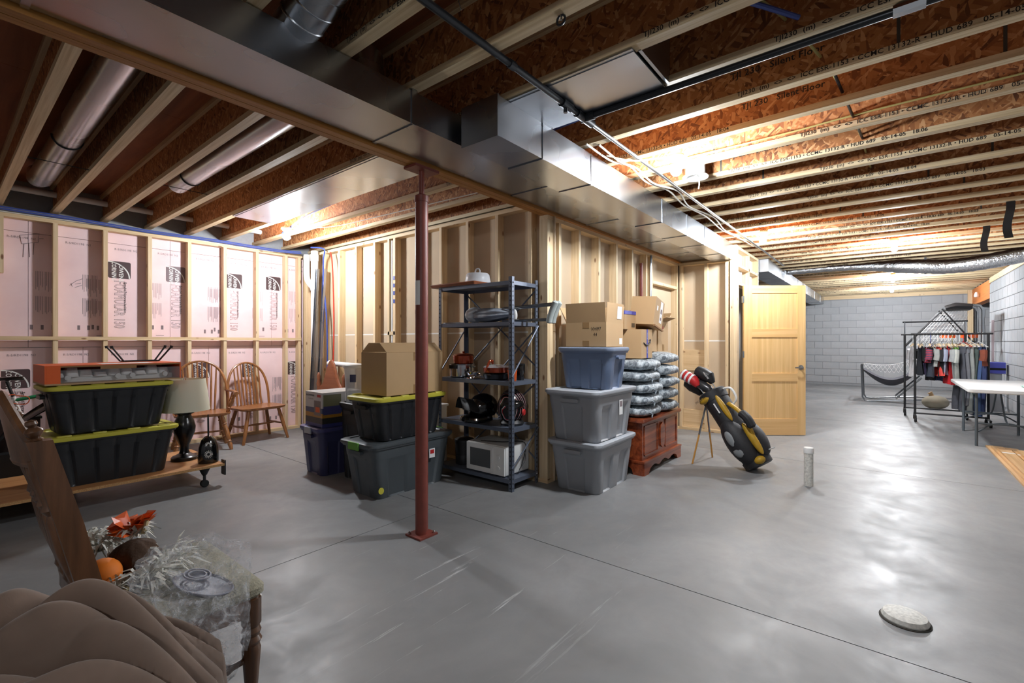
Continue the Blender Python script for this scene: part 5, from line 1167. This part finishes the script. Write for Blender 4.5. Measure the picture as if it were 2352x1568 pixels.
# folding table
ft_ = thing('folding_table', 'white plastic folding table with grey steel legs at the right edge', 'table', (8.65, -1.13, 0))
part('tabletop', MB().loft([rrect(1.93, .74, .06, .675, 5), rrect(1.95, .76, .06, .685, 5), rrect(1.95, .76, .06, .715, 5), rrect(1.92, .73, .06, .722, 5)]), 'white', ft_)
gl = mat('grey table leg', (92, 100, 106), .4, metal=.3)
for sx in (-1, 1):
    for sy in (-1, 1): part('leg', MB().cyl((sx * .62, sy * .27, 0), (sx * .62, sy * .27, .68), .015, n=10), gl, ft_)
    part('leg_bar', MB().cyl((sx * .62, -.27, .28), (sx * .62, .27, .28), .010, n=8), gl, ft_)
    part('brace', MB().tube(smoothpath([(sx * .62, 0, .28), (sx * .4, 0, .36), (sx * .12, 0, .66)], 4), .010, 8), gl, ft_)
    part('brace', MB().tube(smoothpath([(sx * .62, -.25, .18), (sx * .5, -.1, .27), (sx * .5, .1, .27), (sx * .62, .25, .18)], 4), .009, 8), gl, ft_)
solo('teal_cloth', MB().grid(lambda u, v: (.12 * (u - .5), .16 * (v - .5), .012 + .012 * math.sin(9 * u) * math.cos(7 * v)), 12, 12), mat('pale teal cloth', (186, 214, 204), .8), 'small pale green cloth on the white folding table', 'cloth', (8.3, -1.36, .7225))
# planks
pw = wood('pale oak plank', (188, 146, 96), (216, 178, 130), 0, .45, fine=30, long=1.2)
PLN = [(-.99, 0, 8.05), (-1.10, 0, 8.0), (-1.21, 0, 7.9), (-1.02, .021, 7.9), (-1.13, .021, 7.85), (-1.24, .021, 7.7), (-1.04, .042, 7.65), (-1.15, .042, 7.6), (-1.17, .063, 7.5)]
PW = ['outermost', 'middle', 'innermost']
for i, (y, z, x1) in enumerate(PLN):
    t = thing('floor_plank', 'pale wooden plank in the pile at the right edge, %s of the %s layer' % (PW[i % 3] if i < 8 else 'single one', ['bottom', 'second', 'third'][i // 3] if i < 8 else 'top'), 'plank', (x1 - 1.2, y, z), 0, 'planks piled on the floor')
    part('plank', MB().box(-1.6, 1.2, -.05, .05, 0, .019), pw, t)
    if i in (6, 7): part('tape', MB().box(.9, .94, -.051, .051, .0191, .0197), 'label', t)
# clothes racks
def rack(label, x, y0, y1, zb, upper=None):
    r = thing('clothes_rack', label, 'clothes rack', (x, (y0 + y1) / 2, 0))
    for y in (y0, y1):
        part('upright', MB().cyl((x, y, .10), (x, y, zb), .016, n=10), 'black', r, world=True)
        f = part('foot', MB().cyl((x - .22, y, .10), (x + .22, y, .10), .014, n=10), 'black', r, world=True)
        for s in (-1, 1):
            c = part('caster', MB().cyl((x + s * .2, y, .10), (x + s * .2, y, .06), .014, n=8), 'black', f)
            c2_ = MB().at((x + s * .2, y, .035), (PI / 2, 0, 0)).lathe([(.03, -.016), (.035, -.01), (.035, .01), (.03, .016)], 14); c2_.box(0, 0, 0, 0, 0, 0) if False else None
            part('wheel', c2_, 'rubber', f)
    part('hanging_bar', MB().cyl((x, y0 + .05, zb), (x, y1 - .05, zb), .014, n=10), 'black', r, world=True)
    part('bottom_bar', MB().cyl((x, y0, .12), (x, y1, .12), .013, n=10), 'black', r, world=True)
    if upper:
        part('upper_bar', MB().cyl((x, y0 + .03, upper), (x, y1 - .03, upper), .012, n=10), 'gaspipe', r, world=True)
        for y in (y0, y1): part('extension', MB().cyl((x, y, zb), (x, y, upper), .011, n=10), 'chrome', r, world=True)
    return r
rack('front black rolling clothes rack nearest the folding table', 10.0, -.36, -1.20, 1.40)
rack('rear black clothes rack with a raised chrome bar', 10.75, -.25, -1.02, 1.40, 1.62)
def garment(label, name, x, y, zb, kind, L, m, wdt=.36, hang='chrome', yaw=0.0):
    """hangs from the bar at (x, y, zb); the hanger's shoulders run along local x"""
    t = thing(name, label, 'clothing', (x, y, zb - .0), yaw)
    part('hanger', MB().tube(smoothpath([(0, 0, -.12), (0, 0, -.03), (.0, .0, .0), (.012, .0, .018), (.024, 0, .0)], 3), .004, 6).tube([(0, 0, -.12), (-wdt * .45, 0, -.20), (wdt * .45, 0, -.20)], .006, 6, True), hang, t)
    s = random.Random(label); ph = s.uniform(0, 6)
    def prof(v):
        if kind == 'shirt': return wdt * (.30 + .70 * min(1, v * 5)) * (1 - .1 * v)
        if kind == 'pants': return wdt * .62
        if kind == 'skirt': return wdt * (.5 + .5 * v)
        return wdt * .8
    def gf(side):
        def f(u, v):
            w_ = prof(v); xx = (u - .5) * w_; fold = .014 * math.sin(u * 13 + ph + 2 * v) + .008 * math.sin(u * 27 + ph)
            return (xx, side * (.016 + .012 * v * (1 - (2 * u - 1) ** 4)) * (1 - abs(2 * u - 1) ** 6) + fold * (.3 + v), -.19 - (L + .09) * v - .05 * abs(2 * u - 1) * (1 - v) - .01 * math.sin(u * 9 + ph))
        return f
    if kind == 'pants':
        for s_ in (-1, 1):
            part('trouser_leg', MB().grid(lambda u, v: (s_ * wdt * .16 + wdt * (.16 - .03 * v) * math.cos(2 * PI * u) + .012 * math.sin(6 * v + ph), .03 * math.sin(2 * PI * u) * (1 + .4 * v) + .012 * math.sin(5 * v + ph + s_), -.24 - (L + .08) * v), 14, 12, True), m, t)
        part('waistband', MB().grid(lambda u, v: (wdt * .33 * math.cos(2 * PI * u), .034 * math.sin(2 * PI * u), -.195 - .10 * v), 18, 3, True), m, t)
    else:
        b = MB(); b.grid(gf(1), 14, 10); b.grid(lambda u, v: gf(-1)(1 - u, v), 14, 10); part('cloth', b, m, t)
        if kind == 'shirt':
            for s_ in (-1, 1): part('sleeve', MB().tube([(s_ * wdt * .42, 0, -.26), (s_ * wdt * .52, .0, -.34), (s_ * wdt * .5, .01, -.38 - L * .12)], [.045, .042, .045], 10), m, t)
    for s_ in (-1, 1) if L > .3 else (): part('clothes_peg', MB().at((s_ * wdt * .2, 0, -.19), (.5 * s_, .3, 0)).box(-.004, .004, -.012, .012, -.03, .04), 'stud', t)
    return t
def cl(name, c, **k): return mat(name, c, .85, **k)
CLO = [
    ('black hanging shorts, first on the front rack', 'shorts', 'skirt', .37, (34, 36, 42)), ('black lace top on the front rack', 'lace_top', 'shirt', .16, (28, 28, 30)),
    ('red and navy striped child shirt on the front rack', 'striped_shirt', 'shirt', .18, (150, 60, 72)), ('dark slate shorts on the front rack', 'shorts', 'skirt', .40, (52, 58, 70)),
    ('light grey strappy top on the front rack', 'strappy_top', 'shirt', .24, (150, 152, 150)), ('coral red dress on the front rack', 'dress', 'skirt', .38, (206, 70, 62)),
    ('black dotted top on the front rack', 'dotted_top', 'shirt', .40, (30, 30, 34)), ('pale blue printed shirt with orange patch on the front rack', 'printed_shirt', 'shirt', .36, (150, 156, 176)),
    ('bright red long top on the front rack', 'red_tunic', 'skirt', .50, (188, 32, 40)), ('pale grey shirt on the front rack', 'grey_shirt', 'shirt', .42, (150, 154, 154)),
    ('white and green sports jersey on the front rack', 'sports_jersey', 'shirt', .50, (176, 180, 174)), ('long charcoal trousers on the front rack', 'trousers', 'pants', .86, (74, 76, 84)),
    ('grey sweatpants on the front rack', 'sweatpants', 'pants', .78, (104, 106, 112)), ('light grey pleated trousers on the front rack', 'trousers', 'pants', .90, (138, 142, 140)),
    ('dark green trousers on the front rack', 'trousers', 'pants', .6, (70, 82, 78)), ('blue denim jeans with leather patch on the front rack', 'jeans', 'pants', .93, (62, 84, 126)),
    ('darker blue denim jeans on the front rack', 'jeans', 'pants', .90, (48, 60, 100)), ('rust brown top at the end of the front rack', 'brown_top', 'shirt', .2, (122, 62, 44))]
for i, (lb, nm, kd, L, c) in enumerate(CLO):
    y = -.42 - .043 * i * (.72 / .731); m_ = cl('cloth ' + lb.split(' on ')[0], c, var=.1, vs=14)
    if 'striped' in lb:
        t = m_.node_tree; b = t.nodes['Principled BSDF']; wv = nd(t, 'ShaderNodeTexWave'); wv.inputs['Scale'].default_value = 12; wv.bands_direction = 'Z'; t.links.new(coords(t), wv.inputs['Vector']); t.links.new(ramp(t, wv.outputs['Fac'], [(.45, lin((170, 50, 60))), (.55, lin((60, 60, 90)))]), b.inputs['Base Color'])
    g = garment(lb, nm, 10.0, y, 1.40, kd, L, m_, .44 if kd != 'pants' else .48, ['chrome', 'white', 'red', 'pexblue', 'ycable'][i % 5] if i % 3 == 0 else 'white', .35 if kd == 'pants' else random.uniform(-.15, .35))
    if 'patch' in lb and 'orange' in lb: part('patch', MB().box(-.08, .04, -.052, -.046, -.42, -.30), 'orange', g)
    if 'jersey' in lb: part('green_trim', MB().box(-.1, .1, -.03, .03, -.24, -.21), 'green', g)
BCL = [('white blouse on the rear rack', 'blouse', (206, 204, 206), .45), ('purple floral top on the rear rack', 'floral_top', (120, 110, 150), .4), ('black shirt on the rear rack', 'black_shirt', (26, 26, 28), .5), ('navy patterned shirt on the rear rack', 'patterned_shirt', (44, 52, 92), .5), ('dark blue shirt on the rear rack', 'dark_blue_shirt', (50, 58, 84), .5), ('red shirt on the rear rack', 'red_shirt', (164, 40, 40), .5)]
for i, (lb, nm, c, L) in enumerate(BCL):
    garment(lb, nm, 10.75, -.36 - .11 * i, 1.40 if i else 1.40, 'shirt', L, cl('cloth ' + lb, c, var=.15, vs=20), .38, 'white', .2)
# ---- folding basketball arcade game
ag = thing('basketball_game', 'folding steel-tube basketball game with white netting behind the clothes racks', 'basketball game', (12.9, -.5, 0))
xa, xb_ = 12.45, 13.15
for x, s in ((xa, 0), (xb_, 1)):
    part('base_tube', MB().tube([(x, .42, .78), (x, .40, .10), (x, .36, .03), (x, .28, .02), (x, -.5, .10), (x, -1.42, .10)], .016, 8), 'satin', ag, world=True)
    part('upright', MB().tube([(x, -1.42, .02), (x, -1.42, 1.88), (x, -1.38, 1.96), (x, -1.28, 1.98)], .024, 10), 'satin', ag, world=True)
    part('brace', MB().cyl((x, -.15, .1), (x, -.55, .55), .016, n=8), 'satin', ag, world=True)
    part('net_pole', MB().cyl((x, -1.40, 1.10), (x, -.85, 1.92), .013, n=8), 'black', ag, world=True)
    part('net_pole', MB().cyl((x, -.88, 1.92), (x, -.30, 1.18), .012, n=8), 'black', ag, world=True)
part('cross_bar', MB().cyl((xa, .42, .78), (xb_, .42, .78), .016, n=8), 'black', ag, world=True)
part('top_bar', MB().cyl((xa, -1.28, 1.98), (xb_, -1.28, 1.98), .024, n=8), 'satin', ag, world=True)
part('padded_board', MB().tube([(xa, -.9, 1.93), (xa, -1.05, 1.97), (xa, -1.28, 1.95)], [.05, .065, .05], 8).box(xa, xb_, -1.28, -.9, 1.90, 1.97), 'black', ag, world=True)
def sling(u, v):
    s = 1 - v; y = .40 - 1.05 * v; z = .70 - .36 * math.sin(PI * min(1, v / .95) ** 1.0) * (.75 + .25 * math.sin(PI * u)) + .12 * v
    return (xa + (xb_ - xa) * u, y, z - .05 * math.sin(PI * u))
fabm = mat('grey sling fabric', (74, 74, 82), .7)
part('ball_ramp', MB().grid(sling, 10, 24).grid(lambda u, v: tuple(Vector(sling(1 - u, v)) + Vector((0, 0, -.006))), 10, 24), fabm, ag, world=True)
nb = MB()
def nety(u, v): return Vector((xa + (xb_ - xa) * 0, .38 - 1.0 * u, .72 + .06 * u + (v) * (.10 + .16 * u) - .12 * math.sin(PI * u)))
for i in range(15): nb.tube([nety(i / 14, 0), nety(min(1, i / 14 + .1), 1)], .0022, 4); nb.tube([nety(i / 14, 0), nety(max(0, i / 14 - .1), 1)], .0022, 4)
nb.tube([nety(i / 14, 1) for i in range(15)], .003, 4)
def netb(u, v): return Vector((xa - .02 + .15 * v, -.36 - .50 * v - .62 * u * (1 - .35 * v), 1.20 + .68 * v))
for i in range(11):
    nb.tube([netb(i / 10, 0), netb(i / 10, 1)], .002, 4); nb.tube([netb(0, i / 10), netb(1, i / 10)], .002, 4)
o = part('net', nb, 'white', ag, world=True); o['kind'] = 'stuff'
for y in (-.95, -1.25):
    part('rim', MB().at((12.6, y, 1.42)).tube([(.12 * math.cos(a), .12 * math.sin(a), 0) for a in [2 * PI * i / 20 for i in range(20)]], .012, 6, True), 'orange', ag, world=True)
    part('rim_panel', MB().at((12.6, y, 1.40)).lathe([(.125, -.05), (.125, .03)], 20, False), 'orange', ag, world=True)
bg = thing('beige_sack', 'slumped beige sack on the floor behind the clothes racks', 'sack', (11.9, -.72, 0)); part('sack', MB().sphere((0, 0, .13), (.16, .20, .13), 18, 12), mat('beige sackcloth', (150, 142, 124), .85, var=.1, vs=6), bg); part('neck', MB().tube([(0, .05, .22), (0, .06, .28), (0, .08, .31)], [.05, .03, .04], 10), M.get('beige', 'card'), bg)
pb_ = thing('purple_box', 'small purple and dark box behind the jeans on the rack', 'box', (12.2, -1.55, 0)); part('stand', MB().box(-.08, .08, -.08, .08, 0, .70), 'greytote', pb_); part('box', MB().box(-.12, .12, -.12, .12, .70, .90), 'bluetape', pb_); part('band', MB().box(-.122, .122, -.122, .122, .76, .80), 'dark', pb_)
# ================================================================== PIPES, CABLES, CEILING DETAIL
def line(name, label, cat, pts, r, m, n=8, sm=6, group=None):
    p = smoothpath(pts, sm) if sm else pts
    return solo(name, MB().tube(p, r, n), m, label, cat, group=group)
for i, (dz, dy, lb) in enumerate(((0, 0, 'upper blue water tube strung along the top of the foam wall'), (-.022, -.01, 'lower blue water tube strung along the top of the foam wall'))):
    line('blue_water_tube', lb, 'tubing', [(-1.5, 6.76 + dy, 2.615 + dz), (.3, 6.77 + dy, 2.605 + dz), (.9, 6.765 + dy, 2.60 + dz), (1.6, 6.77 + dy, 2.585 + dz), (2.3, 6.765 + dy, 2.595 + dz), (3.0, 6.74 + dy, 2.58 + dz), (3.35, 6.62 + dy, 2.575 + dz)], .008, 'pexblue')
line('white_cable', 'white cable sagging along the top plate of the foam wall', 'cable', [(-1.5, 6.78, 2.57), (.5, 6.785, 2.563), (1.2, 6.78, 2.57), (2.0, 6.785, 2.562), (2.8, 6.78, 2.55), (3.4, 6.70, 2.555)], .005, 'cable')
line('blue_water_tube', 'blue water tube dropping down the corner beside the white drain pipe', 'tubing', [(3.33, 6.30, 2.60), (3.40, 6.08, 2.56), (3.42, 6.13, 2.42), (3.43, 6.14, 2.1), (3.44, 6.08, 1.6), (3.44, 6.06, 1.0), (3.44, 6.1, .5)], .010, 'pexblue')
line('red_water_tube', 'red water tube dropping down the framed corner', 'tubing', [(3.44, 5.98, 2.51), (3.44, 5.93, 2.3), (3.445, 5.90, 1.6), (3.445, 5.92, .9), (3.445, 5.95, .5)], .010, 'pexred')
dp = thing('drain_pipe', 'thick white vertical drain pipe with a side vent in the framed corner', 'pipe', (3.40, 6.33, 0))
part('pipe', MB().cyl((0, 0, 0), (0, 0, 2.56), .05, n=18), 'pvc', dp); part('wye', MB().tube(smoothpath([(0, 0, 2.02), (-.06, .03, 2.10), (-.09, .05, 2.2), (-.09, .05, 2.5)], 4), .04, 14), 'pvc', dp)
for z in (2.0, 2.42): part('coupling', MB().at((0, 0, z)).lathe([(.058, 0), (.058, .09)], 18), 'pvc', dp)
hp = thing('vent_pipe', 'slim white vertical vent pipe between the studs of the middle wall', 'pipe', (3.50, 4.66, 0)); part('pipe', MB().cyl((0, 0, .04), (0, 0, 2.5), .024, n=14), 'pvc', hp); part('clamp', MB().box(-.03, .03, -.07, .07, 1.36, 1.40), 'stud', hp)
hz_ = thing('waste_pipe', 'horizontal white waste pipe low on the middle wall behind the headboard', 'pipe', (3.42, 5.6, .98)); part('pipe', MB().cyl((0, .36, 0), (0, -.75, -.02), .032, n=14), 'pvc', hz_); part('elbow', MB().sphere((0, .36, 0), .042, 12, 8), 'pvc', hz_)
rp = thing('rim_pipe', 'white pipe running through the joists along the outer wall', 'pipe', (1.0, 6.72, 2.80)); part('pipe', MB().cyl((-3.5, .0, .02), (2.4, .0, -.02), .03, n=14), 'pvc', rp)
for x in (.25, 1.05): part('coupling', MB().cyl((x, 0, .0), (x + .1, 0, .0), .036, n=14), 'pvc', rp)
rr_ = thing('red_riser', 'thin dark red riser pipe between studs behind the open cartons', 'pipe', (5.62, 2.42, .04)); part('pipe', MB().cyl((0, 0, 0), (0, 0, 2.2), .018, n=12), mat('riser red', (122, 52, 48), .4), rr_); part('cap', MB().lathe([(.021, 2.2), (.021, 2.23)], 12), 'redcol', rr_)
line('conduit', 'pale flexible conduit dropping between studs behind the open cartons', 'conduit', [(5.80, 2.36, 2.38), (5.78, 2.36, 2.25), (5.78, 2.36, 1.2), (5.78, 2.36, .5)], .014, 'satin')
line('blue_water_tube', 'blue water tube in the joist bay beyond the gas pipe branch', 'tubing', [(2.62, 1.9, 2.70), (2.60, 1.3, 2.72), (2.57, .6, 2.75), (2.55, .0, 2.78), (2.5, -1.5, 2.80)], .011, 'pexblue')
line('blue_water_tube', 'blue water tube in the joist bay at the top right', 'tubing', [(2.05, .65, 2.80), (2.22, .45, 2.74), (2.38, .30, 2.70)], .011, 'pexblue')
line('blue_water_tube', 'blue water tube beyond the long pan behind the red column', 'tubing', [(2.58, 2.5, 2.70), (2.56, 3.6, 2.70), (2.58, 4.8, 2.68), (2.75, 5.9, 2.64)], .011, 'pexblue')
line('blue_water_tube', 'long blue tube lying beside the sixth joist on the right', 'tubing', [(4.58, .9, 2.70), (4.56, -.4, 2.70), (4.56, -1.68, 2.70)], .011, 'pexblue')
line('yellow_cable', 'yellow electrical cable passing through the joist webs', 'cable', [(1.9, .62, 2.80), (2.3, .40, 2.75), (2.85, .26, 2.73), (3.25, .20, 2.72), (3.65, .17, 2.72), (4.1, .14, 2.72), (4.9, .10, 2.72), (6.2, .02, 2.72)], .007, 'ycable')
line('yellow_cable', 'yellow electrical cable stapled along a lit joist', 'cable', [(3.62, 1.2, 2.685), (3.625, .5, 2.69), (3.62, .0, 2.70), (3.625, -1.65, 2.70)], .006, 'ycable')
line('black_cable', 'short black cable dangling through the joists', 'cable', [(2.86, .25, 2.78), (3.2, .2, 2.70), (3.7, .16, 2.70), (4.05, .13, 2.69)], .008, 'gaspipe')
W1 = [(2.80, 1.60, 2.63), (3.1, 1.57, 2.60), (3.35, 1.53, 2.62), (3.7, 1.55, 2.60), (4.1, 1.51, 2.62), (4.6, 1.54, 2.61), (5.2, 1.51, 2.62), (5.9, 1.53, 2.61), (6.5, 1.49, 2.62), (7.2, 1.45, 2.61)]
line('white_cable', 'white electrical cable snaking beside the shiny duct, nearer the duct', 'cable', W1, .007, 'cable')
line('white_cable', 'white electrical cable snaking beside the shiny duct, nearer the gas pipe', 'cable', [(x + .06, y - .045 - .02 * math.sin(x * 5), z - .004) for x, y, z in W1], .007, 'cable')
line('white_cable', 'white cable looping from the duct to the nearest bulb', 'cable', [(3.0, 1.55, 2.60), (3.15, 1.43, 2.58), (3.3, 1.30, 2.61), (3.38, 1.21, 2.62)], .006, 'cable')
line('white_cable', 'thin white cable running to the bulb beside the foam wall', 'cable', [(2.63, 5.55, 2.62), (2.9, 5.0, 2.61), (3.0, 4.2, 2.62), (3.05, 3.3, 2.62), (3.1, 2.5, 2.62)], .005, 'cable')
line('hanging_wire', 'thin wire dangling from the joists near the gas pipe at the top', 'wire', [(1.22, 1.24, 2.63), (1.225, 1.25, 2.58), (1.24, 1.24, 2.52)], .0015, 'steel', 5)
rc = thing('recessed_light_can', 'unlit white recessed light housing hanging between joists beside the nearest bulb', 'light housing', (3.85, 1.20, 2.60))
part('housing', MB().lathe([(.07, .02), (.075, .03), (.075, .13), (.06, .15)], 22), 'styro', rc); part('trim_ring', MB().lathe([(.068, .0), (.098, -.004), (.10, .004), (.075, .022), (.066, .02)], 26, False), 'white', rc)
part('bracket', MB().box(-.2, .2, -.01, .01, .05, .065), 'satin', rc); part('pigtail', MB().tube(smoothpath([(0, 0, .03), (.02, -.02, -.02), (.0, -.03, -.06), (.015, -.02, -.09)], 4), .005, 6), 'cable', rc)
bl2 = solo('pendant_bulb_socket', MB().lathe([(.02, .02), (.03, 0), (.045, -.05), (.04, -.09), (.001, -.1)], 16), 'white', 'unlit white bulb on the orange header above the far opening', 'light bulb', (15.4, YR + .06, 2.42))
pp = thing('pipe_clamp', 'small black pipe clamp on a joist near the gas pipe', 'clamp', (1.63, 1.05, ZJ - .02)); part('ring', MB().at((0, 0, 0), (0, PI / 2, 0)).tube([(.02 * math.cos(a), .02 * math.sin(a), 0) for a in [2 * PI * i / 12 for i in range(12)]], .005, 6, True), 'gaspipe', pp); part('stud', MB().cyl((0, 0, 0), (0, 0, .02), .005, n=6), 'steel', pp)
